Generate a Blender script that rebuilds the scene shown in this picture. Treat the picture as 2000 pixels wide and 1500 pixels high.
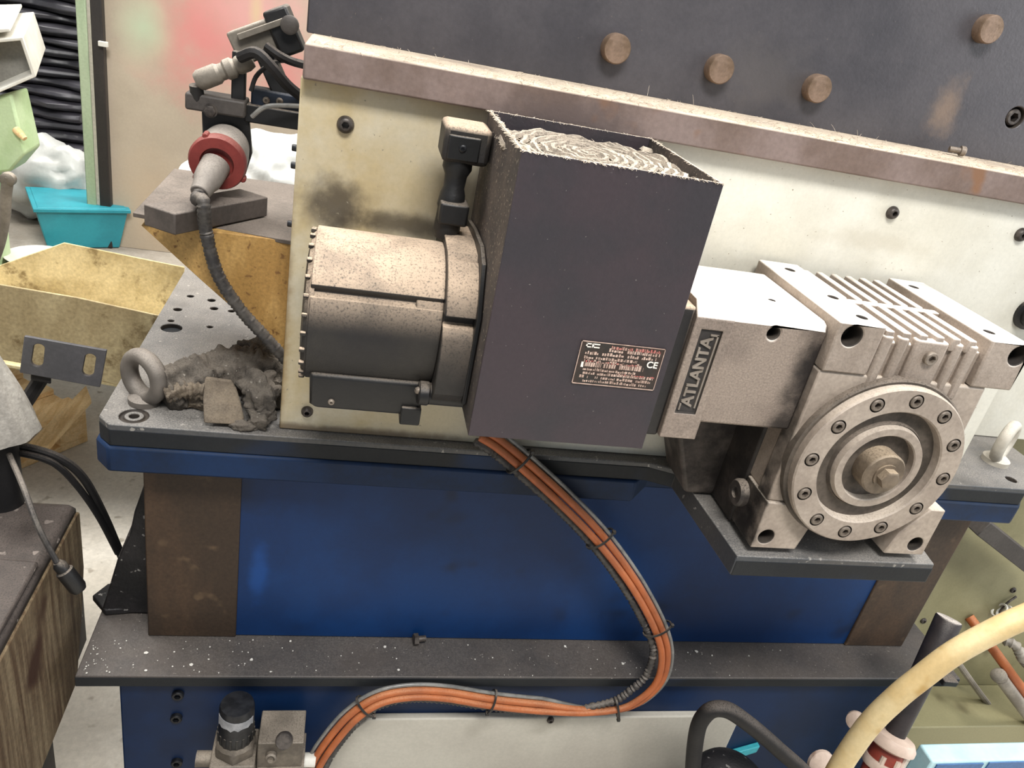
import bpy, bmesh, math, random
from mathutils import Vector, Matrix, noise as mnoise

for o in list(bpy.data.objects):
    bpy.data.objects.remove(o, do_unlink=True)
scn = bpy.context.scene
COL = scn.collection
random.seed(7)

# ------------------------------------------------------------------ camera
cam_data = bpy.data.cameras.new('camera')
cam_data.sensor_width = 36.0
cam_data.lens = 27.2573
cam_data.clip_start = 0.02
cam = bpy.data.objects.new('camera', cam_data)
COL.objects.link(cam)
rot = Matrix(((0.9692489, -0.0894646, -0.2292436), (-0.1613093, 0.4725261, -0.8664286), (0.1858383, 0.8767640, 0.4435639)))
cam.matrix_world = Matrix.Translation((0.06399, -1.00000, 0.62016)) @ rot.to_4x4()
scn.camera = cam

# ------------------------------------------------------------------ light
scn.view_settings.view_transform = 'Standard'
scn.view_settings.look = 'None'
scn.view_settings.gamma = 1.0
scn.view_settings.use_curve_mapping = False
scn.view_settings.exposure = 0.3
world = bpy.data.worlds.new('hall_light')
scn.world = world
world.use_nodes = True
bg = world.node_tree.nodes['Background']
bg.inputs[0].default_value = (0.86, 0.93, 1.0, 1)
bg.inputs[1].default_value = 0.36

def area(name, loc, target, sx, sy, power, color=(1, 1, 1)):
    d = bpy.data.lights.new(name, 'AREA')
    d.shape = 'RECTANGLE'; d.size = sx; d.size_y = sy; d.energy = power; d.color = color
    o = bpy.data.objects.new(name, d); COL.objects.link(o)
    o.location = loc
    o.rotation_euler = (Vector(target) - Vector(loc)).to_track_quat('-Z', 'Y').to_euler()
    return o
# rows of strip lights under the hall roof and the tall windows on the right
area('ceiling_strip_light', (1.6, 0.9, 3.4), (0.7, -0.1, 0.0), 2.6, 0.9, 215, (1.0, 0.97, 0.92))
area('ceiling_strip_light', (-1.4, 1.2, 3.4), (-0.6, 0.6, 0.0), 2.2, 0.9, 140, (1.0, 0.97, 0.92))
area('ceiling_strip_light', (0.25, -1.9, 3.0), (0.6, 0.0, 0.2), 1.5, 0.7, 125, (1.0, 0.98, 0.95))
area('hall_window_light', (4.2, -1.6, 1.3), (0.8, 0.0, -0.1), 1.8, 2.4, 60, (0.92, 0.96, 1.0))

# ------------------------------------------------------------------ helpers
def lin(h):
    if not isinstance(h, str):
        return (*h, 1)
    h = h.lstrip('#')
    r = []
    for i in (0, 2, 4):
        c = int(h[i:i+2], 16) / 255
        r.append(c / 12.92 if c <= 0.04045 else ((c + 0.055) / 1.055) ** 2.4)
    return (*r, 1)

class NT:
    def __init__(s, m):
        s.t = m.node_tree; s.t.nodes.clear()
    def n(s, kind, **kw):
        nd = s.t.nodes.new(kind)
        for k, v in kw.items():
            setattr(nd, k, v)
        return nd
    def l(s, a, b):
        s.t.links.new(a, b)
    def val(s, sock, v):
        if hasattr(v, 'is_output'):
            s.l(v, sock)
        else:
            sock.default_value = v
    def maprange(s, v, a, b, c=0.0, d=1.0, smooth=True):
        nd = s.n('ShaderNodeMapRange')
        nd.interpolation_type = 'SMOOTHSTEP' if smooth else 'LINEAR'
        s.l(v, nd.inputs[0])
        for i, q in enumerate((a, b, c, d)):
            nd.inputs[i+1].default_value = q
        return nd.outputs[0]
    def math(s, op, a, b=0.0):
        nd = s.n('ShaderNodeMath', operation=op)
        s.val(nd.inputs[0], a); s.val(nd.inputs[1], b)
        return nd.outputs[0]
    def mix(s, fac, a, b):
        nd = s.n('ShaderNodeMix', data_type='RGBA')
        s.val(nd.inputs[0], fac); s.val(nd.inputs[6], a); s.val(nd.inputs[7], b)
        return nd.outputs[2]
    def noise(s, vec, scale, detail=4.0, rough=0.6):
        nd = s.n('ShaderNodeTexNoise')
        s.l(vec, nd.inputs['Vector'])
        nd.inputs['Scale'].default_value = scale
        nd.inputs['Detail'].default_value = detail
        nd.inputs['Roughness'].default_value = rough
        return nd.outputs[0]

MATS = {}
def mat(name, c1, c2=None, scale=9.0, lo=0.38, hi=0.62, rough=0.6, metal=0.0, spec=0.4, fine=0.12, fscale=160.0,
        dust=None, dust_amt=1.0, dust_lo=0.2, dust_hi=0.85, dust_grain=(0.25, 0.6), spots=None, stains=(), stretch=None,
        bump=0.15, bscale=220.0, grad=None, trans=0.0, soft=(0.2, 1.05, 30.0), sdet=2.0):
    """Procedural surface: two-tone mottling, fine grain, specks, settled dust on upward faces, local stains and painted shade."""
    m = bpy.data.materials.new(name); m.use_nodes = True
    t = NT(m)
    out = t.n('ShaderNodeOutputMaterial'); bs = t.n('ShaderNodeBsdfPrincipled')
    t.l(bs.outputs[0], out.inputs[0])
    tc = t.n('ShaderNodeTexCoord').outputs['Object']
    vec = tc
    if stretch:
        mp = t.n('ShaderNodeMapping'); t.l(tc, mp.inputs[0]); mp.inputs['Scale'].default_value = stretch
        vec = mp.outputs[0]
    col = lin(c1)
    if c2:
        f = t.maprange(t.noise(vec, scale, 5.0), lo, hi)
        col = t.mix(f, lin(c1), lin(c2))
    if grad:
        ax, a, b, gc, gs = grad
        sp = t.n('ShaderNodeSeparateXYZ'); t.l(tc, sp.inputs[0])
        g = t.maprange(sp.outputs['XYZ'.index(ax)], a, b)
        nz = t.maprange(t.noise(tc, 7.0, 5.0), 0.25, 0.7)
        g2 = t.math('MULTIPLY', g, t.math('MULTIPLY', t.math('ADD', nz, 0.35), gs))
        nd = t.n('ShaderNodeClamp'); t.l(g2, nd.inputs[0])
        col = t.mix(nd.outputs[0], col, lin(gc))
    if fine:
        f = t.maprange(t.noise(tc, fscale, 3.0), 0.3, 0.7, 1.0 - fine, 1.0 + fine, False)
        mm = t.n('ShaderNodeMix', data_type='RGBA', blend_type='MULTIPLY')
        mm.inputs[0].default_value = 1.0
        t.val(mm.inputs[6], col); t.l(f, mm.inputs[7]); col = mm.outputs[2]
    for (ctr, rad, sc, st) in stains:
        vs = t.n('ShaderNodeVectorMath', operation='SUBTRACT'); t.l(tc, vs.inputs[0]); vs.inputs[1].default_value = ctr
        vd = t.n('ShaderNodeVectorMath', operation='DIVIDE'); t.l(vs.outputs[0], vd.inputs[0]); vd.inputs[1].default_value = rad
        ln = t.n('ShaderNodeVectorMath', operation='LENGTH'); t.l(vd.outputs[0], ln.inputs[0])
        wob = t.math('ADD', ln.outputs['Value'], t.maprange(t.noise(tc, soft[2], 5.0), 0.2, 0.8, -0.35, 0.35, False))
        f = t.maprange(wob, soft[0], soft[1], st, 0.0)
        col = t.mix(f, col, lin(sc))
    if spots:
        sc, ss, a, b = spots
        f = t.maprange(t.noise(tc, ss, sdet, 0.5 if sdet < 3 else 0.7), a, b)
        col = t.mix(f, col, lin(sc))
    rg = rough
    if dust:
        ge = t.n('ShaderNodeNewGeometry'); sp = t.n('ShaderNodeSeparateXYZ'); t.l(ge.outputs['Normal'], sp.inputs[0])
        up = t.maprange(sp.outputs[2], dust_lo, dust_hi)
        gr = t.maprange(t.noise(tc, 420.0, 2.0, 0.7), dust_grain[0], dust_grain[1], 0.15, 1.0)
        pt = t.maprange(t.noise(tc, 14.0, 4.0), 0.25, 0.6, 0.45, 1.0)
        f = t.math('MULTIPLY', t.math('MULTIPLY', up, gr), t.math('MULTIPLY', pt, dust_amt))
        col = t.mix(f, col, lin(dust))
        rg = t.maprange(f, 0.0, 1.0, rough, 0.95, False)
        if metal:
            t.l(t.maprange(f, 0.0, 0.5, metal, 0.0, False), bs.inputs['Metallic'])
    elif metal:
        bs.inputs['Metallic'].default_value = metal
    if metal and not dust:
        bs.inputs['Metallic'].default_value = metal
    t.val(bs.inputs['Base Color'], col)
    t.val(bs.inputs['Roughness'], rg)
    bs.inputs['Specular IOR Level'].default_value = spec
    if trans:
        bs.inputs['Transmission Weight'].default_value = trans
    if bump:
        b = t.n('ShaderNodeBump'); b.inputs['Strength'].default_value = bump; b.inputs['Distance'].default_value = 0.002
        t.l(t.noise(tc, bscale, 3.0), b.inputs['Height']); t.l(b.outputs[0], bs.inputs['Normal'])
    MATS[name] = m
    return m

# ---- mesh pieces
def NB():
    return bmesh.new()
def box(bm, x0, x1, y0, y1, z0, z1):
    v = [bm.verts.new(p) for p in ((x0,y0,z0),(x1,y0,z0),(x1,y1,z0),(x0,y1,z0),(x0,y0,z1),(x1,y0,z1),(x1,y1,z1),(x0,y1,z1))]
    for f in ((0,3,2,1),(4,5,6,7),(0,1,5,4),(1,2,6,5),(2,3,7,6),(3,0,4,7)):
        bm.faces.new([v[i] for i in f])
    return bm
def frame(d, up=None):
    w = Vector(d).normalized()
    u = Vector(up) if up else (Vector((0,0,1)) if abs(w.z) < 0.9 else Vector((1,0,0)))
    u = (u - w * u.dot(w)).normalized()
    return u, w.cross(u), w
def rings(bm, rs, cap0=True, cap1=True, closed=False):
    """rs: list of rings (lists of points); skins them."""
    vs = [[bm.verts.new(p) for p in r] for r in rs]
    n = len(vs[0])
    m = len(vs)
    for i in range(m if closed else m - 1):
        a, b = vs[i], vs[(i + 1) % m]
        for k in range(n):
            bm.faces.new((a[k], a[(k+1) % n], b[(k+1) % n], b[k]))
    if not closed:
        if cap0: bm.faces.new(vs[0][::-1])
        if cap1: bm.faces.new(vs[-1])
    return vs
def lathe(bm, prof, origin, d, seg=32, up=None, cap0=True, cap1=True, closed=False):
    """prof: list of (radius or function(theta), height along d)."""
    o = Vector(origin); u, v, w = frame(d, up)
    rs = []
    for r, h in prof:
        ring = []
        for k in range(seg):
            a = 2 * math.pi * k / seg
            q = r(a) if callable(r) else r
            ring.append(o + u * (math.cos(a) * q) + v * (math.sin(a) * q) + w * h)
        rs.append(ring)
    rings(bm, rs, cap0, cap1, closed)
    return bm
def cyl(bm, p0, p1, r0, r1=None, seg=20):
    d = Vector(p1) - Vector(p0)
    return lathe(bm, [(r0, 0), (r0 if r1 is None else r1, d.length)], p0, d, seg)
def hexr(r):
    def f(a):
        k = (a + math.pi / 6) % (math.pi / 3) - math.pi / 6
        return r * math.cos(math.pi / 6) / math.cos(k)
    return f
def prism(bm, poly, ax, a, b):
    """poly: 2-D outline in the two other axes (in xyz order), extruded from a to b along axis ax."""
    def mk(p, q):
        return {'x': (q, p[0], p[1]), 'y': (p[0], q, p[1]), 'z': (p[0], p[1], q)}[ax]
    va = [bm.verts.new(mk(p, a)) for p in poly]; vb = [bm.verts.new(mk(p, b)) for p in poly]
    n = len(poly)
    bm.faces.new(va[::-1]); bm.faces.new(vb)
    for k in range(n):
        bm.faces.new((va[k], va[(k+1) % n], vb[(k+1) % n], vb[k]))
    return bm
def hexa(bm, p):
    """8 corners: bottom four (ccw), then top four."""
    v = [bm.verts.new(q) for q in p]
    for f in ((0,3,2,1),(4,5,6,7),(0,1,5,4),(1,2,6,5),(2,3,7,6),(3,0,4,7)):
        bm.faces.new([v[i] for i in f])
    return bm
def slab(bm, quad, thick):
    """a flat outline given as world points, thickened along its normal (away from the viewing side)."""
    pts = [Vector(q) for q in quad]
    n = Vector((0, 0, 0))
    for i in range(len(pts)):
        n += pts[i].cross(pts[(i+1) % len(pts)])
    n.normalize()
    va = [bm.verts.new(p) for p in pts]; vb = [bm.verts.new(p - n * thick) for p in pts]
    k = len(pts)
    bm.faces.new(va); bm.faces.new(vb[::-1])
    for i in range(k):
        bm.faces.new((va[i], vb[i], vb[(i+1) % k], va[(i+1) % k]))
    return bm
def spline(pts, step=0.006):
    P = [Vector(p) for p in pts]
    P = [P[0] * 2 - P[1]] + P + [P[-1] * 2 - P[-2]]
    out = []
    for i in range(1, len(P) - 2):
        a, b, c, d = P[i-1:i+3]
        n = max(2, int((c - b).length / step))
        for k in range(n):
            t = k / n
            out.append(0.5 * ((2*b) + (c-a)*t + (2*a - 5*b + 4*c - d)*t*t + (3*b - a - 3*c + d)*t**3))
    out.append(P[-2].copy())
    return out
def tube(bm, pts, r, seg=10, step=0.006, ridge=None, raw=False):
    """round tube along a curve; r a number or function(t 0..1); ridge=(pitch, depth) corrugates it."""
    C = pts if raw else spline(pts, step)
    n = len(C)
    tg = (C[1] - C[0]).normalized()
    u, v, w = frame(tg)
    rs = []; s = 0.0
    for i, c in enumerate(C):
        t2 = (C[min(i+1, n-1)] - C[max(i-1, 0)]).normalized()
        q = tg.rotation_difference(t2)
        u = q @ u; v = q @ v; tg = t2
        if i: s += (c - C[i-1]).length
        rr = r(i / (n - 1)) if callable(r) else r
        if ridge:
            rr += ridge[1] * (1 if (int(s / ridge[0] * 2) % 2) else -1) * 0.5
        rs.append([c + u * (math.cos(2*math.pi*k/seg) * rr) + v * (math.sin(2*math.pi*k/seg) * rr) for k in range(seg)])
    rings(bm, rs)
    return bm
def bxf(bm, loc, rotz=0, roty=0, rotx=0):
    M = Matrix.Translation(loc) @ Matrix.Rotation(rotz, 4, 'Z') @ Matrix.Rotation(roty, 4, 'Y') @ Matrix.Rotation(rotx, 4, 'X')
    bmesh.ops.transform(bm, matrix=M, verts=bm.verts)
    return bm

WLOC = {}
def mesh_of(bm, name):
    bmesh.ops.recalc_face_normals(bm, faces=bm.faces)
    me = bpy.data.meshes.new(name)
    bm.to_mesh(me); bm.free()
    return me
def finish(o, bevel=0.0, ang=35, seg=2):
    me = o.data
    me.polygons.foreach_set('use_smooth', [True] * len(me.polygons))
    me.set_sharp_from_angle(angle=math.radians(ang))
    if bevel:
        b = o.modifiers.new('edge', 'BEVEL'); b.width = bevel; b.segments = seg
        b.limit_method = 'ANGLE'; b.angle_limit = math.radians(40); b.harden_normals = False
def attach(o, parent):
    o.parent = parent
    o.matrix_parent_inverse = Matrix.Translation(-WLOC.get(parent.name, Vector((0, 0, 0))))
def obj(name, bm, m, parent=None, bevel=0.0, cut=None, ang=35, label=None):
    me = mesh_of(bm, name) if isinstance(bm, bmesh.types.BMesh) else bm
    o = bpy.data.objects.new(name, me); COL.objects.link(o)
    if cut is not None:
        cm = mesh_of(cut, 'cutter'); co = bpy.data.objects.new('cutter', cm); COL.objects.link(co)
        md = o.modifiers.new('cut', 'BOOLEAN'); md.operation = 'DIFFERENCE'; md.solver = 'EXACT'; md.object = co; md.material_mode = 'TRANSFER'
        o.data.materials.append(MATS[m]); cm.materials.append(MATS['bore_dark'])
        dg = bpy.context.evaluated_depsgraph_get()
        nm = bpy.data.meshes.new_from_object(o.evaluated_get(dg), depsgraph=dg)
        o.modifiers.clear(); o.data = nm; nm.name = name
        bpy.data.objects.remove(co, do_unlink=True); bpy.data.meshes.remove(cm); bpy.data.meshes.remove(me)
    if cut is None:
        o.data.materials.clear(); o.data.materials.append(MATS[m])
    finish(o, bevel, ang)
    if parent is not None:
        attach(o, parent)
    if label: o['label'] = label
    return o
def inst(src, parent=None, M=None):
    c = src.copy(); COL.objects.link(c)
    if M is not None: c.matrix_basis = M
    if parent is not None: attach(c, parent)
    return c
def tag(o, label, cat, group=None):
    o['label'] = label; o['category'] = cat
    if group: o['group'] = group
    return o
def thing(name, label, cat, loc, group=None):
    o = bpy.data.objects.new(name, None); COL.objects.link(o)
    o.location = loc; o.empty_display_size = 0.05
    WLOC[o.name] = Vector(loc)
    return tag(o, label, cat, group)
def struct(o):
    o['kind'] = 'structure'; return o
def aim(loc, d, up=None, s=1.0):
    u, v, w = frame(d, up)
    return Matrix.Translation(loc) @ Matrix(((u.x, v.x, w.x), (u.y, v.y, w.y), (u.z, v.z, w.z))).to_4x4() @ Matrix.Scale(s, 4)
def text_mesh(s, size, depth, bold=0.0):
    cu = bpy.data.curves.new('lettering', 'FONT'); cu.body = s; cu.size = size; cu.extrude = depth; cu.offset = bold
    cu.align_x = 'CENTER'; cu.align_y = 'CENTER'
    o = bpy.data.objects.new('lettering', cu); COL.objects.link(o)
    dg = bpy.context.evaluated_depsgraph_get()
    me = bpy.data.meshes.new_from_object(o.evaluated_get(dg), depsgraph=dg)
    bpy.data.objects.remove(o, do_unlink=True); bpy.data.curves.remove(cu)
    return me
BOLTS = {}
def bolt(kind, r, h, m, loc, d, parent, up=None, name='bolt'):
    """socket screw or hex screw head standing on a face at loc, pointing along d; alike heads share a mesh."""
    key = (kind, r, h, m)
    if key not in BOLTS:
        bm = NB()
        if kind == 'socket':
            lathe(bm, [(r, -h*0.5), (r, h*0.8), (r*0.85, h), (hexr(r*0.58), h), (hexr(r*0.54), -h*0.2)], (0,0,0), (0,0,1), 24)
        elif kind == 'button':
            lathe(bm, [(r, -h*0.5), (r, h*0.25), (r*0.8, h*0.8), (r*0.55, h), (hexr(r*0.45), h), (hexr(r*0.4), h*0.2)], (0,0,0), (0,0,1), 24)
        else:
            lathe(bm, [(r*1.25, -h*0.4), (r*1.25, h*0.15), (hexr(r), h*0.15), (hexr(r), h*0.9), (hexr(r*0.8), h)], (0,0,0), (0,0,1), 24)
        BOLTS[key] = mesh_of(bm, name)
    o = bpy.data.objects.new(name, BOLTS[key]); COL.objects.link(o)
    if not o.data.materials: o.data.materials.append(MATS[m]); finish(o)
    o.matrix_basis = aim(loc, d, up)
    if parent is not None: attach(o, parent)
    return o
def fuzz_noise(p, s, a):
    return mnoise.noise(Vector(p) * s) * a

# ------------------------------------------------------------------ materials
DUST = '#cdbcaa'
mat('bore_dark', '#3f3831', '#2f2a26', 30.0, rough=0.7)  # dark hole interiors; the shade of the recess is put into this colour
mat('concrete', '#cbc5ba', '#b8b1a5', 3.0, rough=0.85, fine=0.1, fscale=90, spots=('#9a9285', 25.0, 0.62, 0.75))
mat('hall_wall', '#c9c6bd', '#bdb9ae', 2.0, rough=0.9)
mat('plate_white', '#cfccc0', '#c2beb0', 5.0, rough=0.55, fine=0.05, spots=('#8d8472', 190.0, 0.68, 0.76), bump=0.05,
    grad=('X', 0.52, 0.0, '#b3a27d', 0.85),
    stains=(((0.0519, 0.0000, 0.3404), (0.06, 0.05, 0.05), '#3a322a', 0.85), ((0.1482, -0.0000, 0.3270), (0.12, 0.05, 0.022), '#3d352c', 0.8),
            ((0.0687, 0.0000, 0.0044), (0.3, 0.05, 0.012), '#5d4632', 0.7), ((-0.0051, 0.0000, 0.1917), (0.012, 0.05, 0.3), '#6b553a', 0.6),
            ((-0.0058, 0.0000, 0.1146), (0.02, 0.05, 0.16), '#8a6d3c', 0.6), ((0.8155, -0.0000, 0.3978), (0.12, 0.05, 0.02), '#a89f8c', 0.35)))
mat('white_cover', '#cfccc0', '#c6c2b4', 5.0, rough=0.55, fine=0.05, bump=0.05)
mat('band_steel', '#6a5950', '#80706a', 6.0, rough=0.6, metal=0.15, fine=0.1, dust='#bfb09c', dust_amt=1.1, dust_grain=(0.2, 0.45),
    spots=('#7b5a42', 16.0, 0.62, 0.74), stains=(((0.3238, -0.0200, 0.4929), (0.13, 0.05, 0.04), '#5a4e4b', 0.9),))
mat('upper_plate', '#3c3a3e', '#4a474a', 4.0, rough=0.42, metal=0.1, spec=0.5, fine=0.08, spots=('#5c5551', 210.0, 0.70, 0.80),
    stains=(((0.9372, 0.1100, 0.5854), (0.035, 0.05, 0.06), '#85705e', 0.65), ((0.6341, 0.1100, 0.5815), (0.1, 0.05, 0.06), '#56514f', 0.5)))
mat('pin_steel', '#8d7766', '#75614f', 30.0, rough=0.45, metal=0.5, fine=0.15)
mat('fan_box', '#302c30', '#382f33', 7.0, rough=0.5, spec=0.45, fine=0.06, spots=('#6f6a66', 260.0, 0.72, 0.78), dust='#b9ab9b', dust_lo=0.5)
mat('fan_box_side', '#4a413b', '#3a3431', 18.0, rough=0.7, fine=0.2, spots=('#857869', 240.0, 0.62, 0.72), dust='#b9ab9b', dust_lo=0.5)
mat('guard', '#857a6d', '#4a433c', 60.0, rough=0.95, fine=0.3, dust='#b3a797', dust_lo=0.0, dust_hi=0.7, bump=0.6, bscale=500)
mat('guard_dust', '#4a433c', '#2c2723', 40.0, rough=1.0, fine=0.3, dust='#8f8476', dust_lo=0.3, dust_hi=0.9, dust_amt=0.7, bump=0.8, bscale=400)
mat('fluff', '#c6baaa', '#ab9d8b', 50.0, rough=1.0, fine=0.2, spec=0.1, bump=0)
mat('motor_black', '#222020', '#2b2825', 9.0, rough=0.5, spec=0.4, fine=0.1, dust='#b09c87', dust_amt=1.1, dust_lo=0.02, dust_hi=0.8, dust_grain=(0.2, 0.55), bump=0.25, bscale=500)
mat('black_plastic', '#131313', '#1b1a1a', 12.0, rough=0.45, spec=0.4, fine=0.08, dust='#8d8174', dust_amt=0.6, dust_lo=0.4)
mat('black_rubber', '#151415', '#1f1d1d', 14.0, rough=0.6, spec=0.3, fine=0.12, dust='#857a70', dust_amt=0.4, dust_lo=0.3)
mat('gear_alu', '#9c8f83', '#8b7e72', 10.0, rough=0.5, metal=0.1, fine=0.14, fscale=300, dust='#efe6da', dust_amt=1.05, dust_lo=0.35, dust_hi=0.85, dust_grain=(0.1, 0.4), bump=0.3, bscale=420)
mat('gear_body', '#8f8175', '#7d7066', 10.0, rough=0.55, metal=0.1, fine=0.22, fscale=380, dust='#efe6da', dust_amt=1.05, dust_lo=0.3, dust_hi=0.8, dust_grain=(0.1, 0.4), bump=0.4, bscale=420,
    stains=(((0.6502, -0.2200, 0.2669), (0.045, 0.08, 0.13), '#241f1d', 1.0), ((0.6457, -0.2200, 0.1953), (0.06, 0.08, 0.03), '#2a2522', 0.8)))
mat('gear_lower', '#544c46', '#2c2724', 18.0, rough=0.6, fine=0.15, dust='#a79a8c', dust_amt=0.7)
mat('gear_side', '#37312d', '#221e1c', 18.0, rough=0.6, fine=0.2, dust='#8f8478', dust_amt=0.6)  # oily left wall of the case, with its deep shade put into the colour
mat('flange_alu', '#a4978a', '#93867a', 12.0, rough=0.5, metal=0.15, fine=0.14, dust='#c9bcac', dust_amt=0.8, dust_lo=0.3, stains=(((0.642, -0.19, 0.13), (0.006, 0.09, 0.22), '#1b1816', 1.0), ((0.642, -0.20, 0.04), (0.010, 0.06, 0.10), '#1b1816', 1.0)))  # left-facing stains: soot plus the shade of that side, put into the colour
mat('flange_groove', '#574e45', '#3c352e', 16.0, rough=0.7, fine=0.2, dust='#94877a', dust_amt=0.7, dust_lo=0.2)
mat('shaft_steel', '#7a6c5c', '#5f5346', 22.0, rough=0.5, metal=0.3, fine=0.15, dust='#b9a68c', dust_amt=0.8)
mat('bolt_flange', '#7a6f64', '#5f564d', 60.0, rough=0.5, metal=0.3)
mat('logo_dark', '#3b3734', '#2e2a28', 20.0, rough=0.7)
mat('logo_letter', '#8a8075', '#756b60', 20.0, rough=0.6)
mat('nameplate', '#3f322c', '#33302d', 30.0, rough=0.4, metal=0.2)
mat('print_pale', '#c3a99a', '#a48a7c', 90.0, rough=0.6, bump=0)
mat('print_white', '#ece2d6', rough=0.6, bump=0)
mat('print_red', '#b5605a', '#a88a7c', 120.0, rough=0.6, bump=0)
mat('table_steel', '#45474a', '#514f4d', 5.0, rough=0.45, metal=0.2, fine=0.12, dust='#a09a92', dust_amt=0.75, dust_grain=(0.2, 0.8), spots=('#8f8b85', 90.0, 0.66, 0.72))
mat('table_edge', '#15181c', '#1c1e20', 6.0, rough=0.6, spec=0.3, fine=0.1, spots=('#132a4a', 5.0, 0.55, 0.75))  # darker tone for the edges of ledge and table plate
mat('blue_paint', '#07305f', '#062750', 4.0, rough=0.5, spec=0.3, fine=0.05, spots=('#0b1f3d', 12.0, 0.6, 0.8), bump=0.05,
    stains=(((-0.0202, 0.0300, -0.3007), (0.02, 0.05, 0.09), '#18509a', 0.35), ((0.7563, 0.0300, -0.3562), (0.12, 0.05, 0.09), '#0d2244', 0.7)))
mat('blue_table', '#0a1a2f', '#0a2648', 5.0, spec=0.3, rough=0.6, fine=0.06, spots=('#122036', 14.0, 0.52, 0.75), bump=0.05)
mat('strip_brown', '#463527', '#362a20', 9.0, rough=0.6, metal=0.1, fine=0.18, stretch=(1, 1, 0.4), spots=('#5d4b38', 30.0, 0.6, 0.8))
mat('ledge_steel', '#403d3c', '#4b4541', 6.0, rough=0.5, metal=0.15, fine=0.12, spots=('#8b847c', 200.0, 0.70, 0.76), dust='#857d76', dust_amt=0.4, dust_grain=(0.3, 0.9))
mat('speck', '#c9c5bd', rough=0.9, bump=0)
mat('lower_blue', '#072448', '#061c3a', 5.0, spec=0.3, rough=0.5, fine=0.06, bump=0.05)
mat('cover_grey', '#b5b0a4', '#a7a196', 2.5, rough=0.6, fine=0.05, spots=('#8a8478', 6.0, 0.62, 0.8), bump=0.05)
mat('orange_cable', '#a65a30', '#94502c', 20.0, rough=0.5, fine=0.08, fscale=60, bump=0.1, dust='#d9a377', dust_amt=0.35)
mat('dark_conduit', '#2f2d2d', '#45413d', 40.0, rough=0.5, fine=0.2, dust='#9b9084', dust_amt=0.5)
mat('clear_tube', '#7f7d78', '#63625f', 30.0, rough=0.3, spec=0.6, fine=0.05)
mat('bolt_dark', '#3a3532', '#57504a', 60.0, rough=0.45, metal=0.4, fine=0.1)
mat('bolt_black', '#141518', '#222326', 60.0, rough=0.4, metal=0.2)
mat('bolt_grey', '#8b8074', '#6f6459', 60.0, rough=0.5, metal=0.3)
mat('eyebolt', '#6f6861', '#5b554f', 20.0, rough=0.55, metal=0.2, fine=0.12, dust='#9f968c', dust_amt=0.6)
mat('eyebolt_pale', '#b9b3a6', '#a49d90', 20.0, rough=0.6, fine=0.12, dust='#d9d2c6', dust_amt=0.7)
mat('rag_cloth', '#5a534b', '#3e3934', 22.0, rough=1.0, fine=0.3, fscale=350, spots=('#8d877e', 150.0, 0.66, 0.74), bump=0.9, bscale=300, dust='#756d63', dust_amt=0.6)
mat('strap_cloth', '#6d6152', '#554b40', 24.0, rough=1.0, fine=0.25, fscale=350, bump=0.6, bscale=400, dust='#8a7f70', dust_amt=0.5)

# ------------------------------------------------------------------ hall shell
FZ = -1.05
b = NB(); box(b, -6, 6, -3, 7, FZ - 0.1, FZ); struct(obj('floor', b, 'concrete'))
b = NB(); box(b, -6, 6, 6.0, 6.15, FZ, 3.9); struct(obj('wall_back', b, 'hall_wall'))
b = NB(); box(b, -6.15, -6, -3, 6.15, FZ, 3.9); struct(obj('wall_left', b, 'hall_wall'))

# ------------------------------------------------------------------ machine base
base = thing('machine_pedestal', 'blue painted welded machine base with brown end strips and projecting steel ledge', 'machine base', (0.54, 0.3, FZ))
BY = 0.03
LZ = -0.442
b = NB(); box(b, -0.188, 1.285, BY, 0.30, LZ, -0.076)
obj('front_panel', b, 'blue_paint', base, 0.003)
b = NB(); box(b, -0.192, -0.052, BY - 0.004, BY + 0.02, LZ + 0.001, -0.077)
obj('end_strip', b, 'strip_brown', base, 0.002, label='brown bare steel strip at the left end')
b = NB(); box(b, 1.150, 1.289, BY - 0.004, BY + 0.02, LZ + 0.001, -0.077)
obj('end_strip', b, 'strip_brown', base, 0.002, label='dark brown bare steel strip at the right end')
b = NB(); box(b, -0.279, 1.372, -0.058, 0.33, LZ - 0.022, LZ)
led = obj('ledge', b, 'ledge_steel', base, 0.002, label='dusty dark steel ledge around the base')
b2 = NB(); box(b2, -0.2792, 1.3722, -0.0588, -0.05, LZ - 0.0222, LZ - 0.003); obj('ledge_edge', b2, 'table_edge', led, 0.001, label='dark front edge of the ledge')
b = NB(); box(b, -0.222, 1.33, -0.038, 0.30, FZ, LZ - 0.022)
low = obj('lower_body', b, 'lower_blue', base, 0.003)
# pale cover let into the lower body
zc = -0.5548
xa = 0.1824
xb = 0.1246
b = NB(); prism(b, [(xb - 0.03, zc - 0.16), (xb, zc - 0.075), (xa, zc), (0.9161, zc), (0.9161, FZ + 0.05), (xb - 0.03, FZ + 0.05)], 'y', -0.052, -0.037)
cov = obj('cover_panel', b, 'cover_grey', base, 0.003, label='pale grey cover panel')
bolt('button', 0.007, 0.005, 'bolt_dark', (0.5222, -0.0520, -0.5605), (0,-1,0), cov)
for p in ((-0.1322, -0.0380, -0.5051), (-0.1349, -0.0380, -0.5608), (-0.1347, -0.0380, -0.6748)):
    bolt('socket', 0.0095, 0.007, 'bolt_black', p, (0,-1,0), low)
# screw lying against the panel foot on the ledge
s = thing('hex_screw', 'small dark hex screw on the ledge against the blue panel', 'screw', (0.2609, 0.0188, -0.4420))
b = NB(); p = Vector((0.2607, 0.0164, -0.4420)); lathe(b, [(hexr(0.011), 0), (hexr(0.011), 0.008), (0.0055, 0.008), (0.0055, 0.022)], p + Vector((-0.008, 0, 0.011)), (1, 0.15, 0), 24)
obj('screw_body', b, 'bolt_dark', s)
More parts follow.
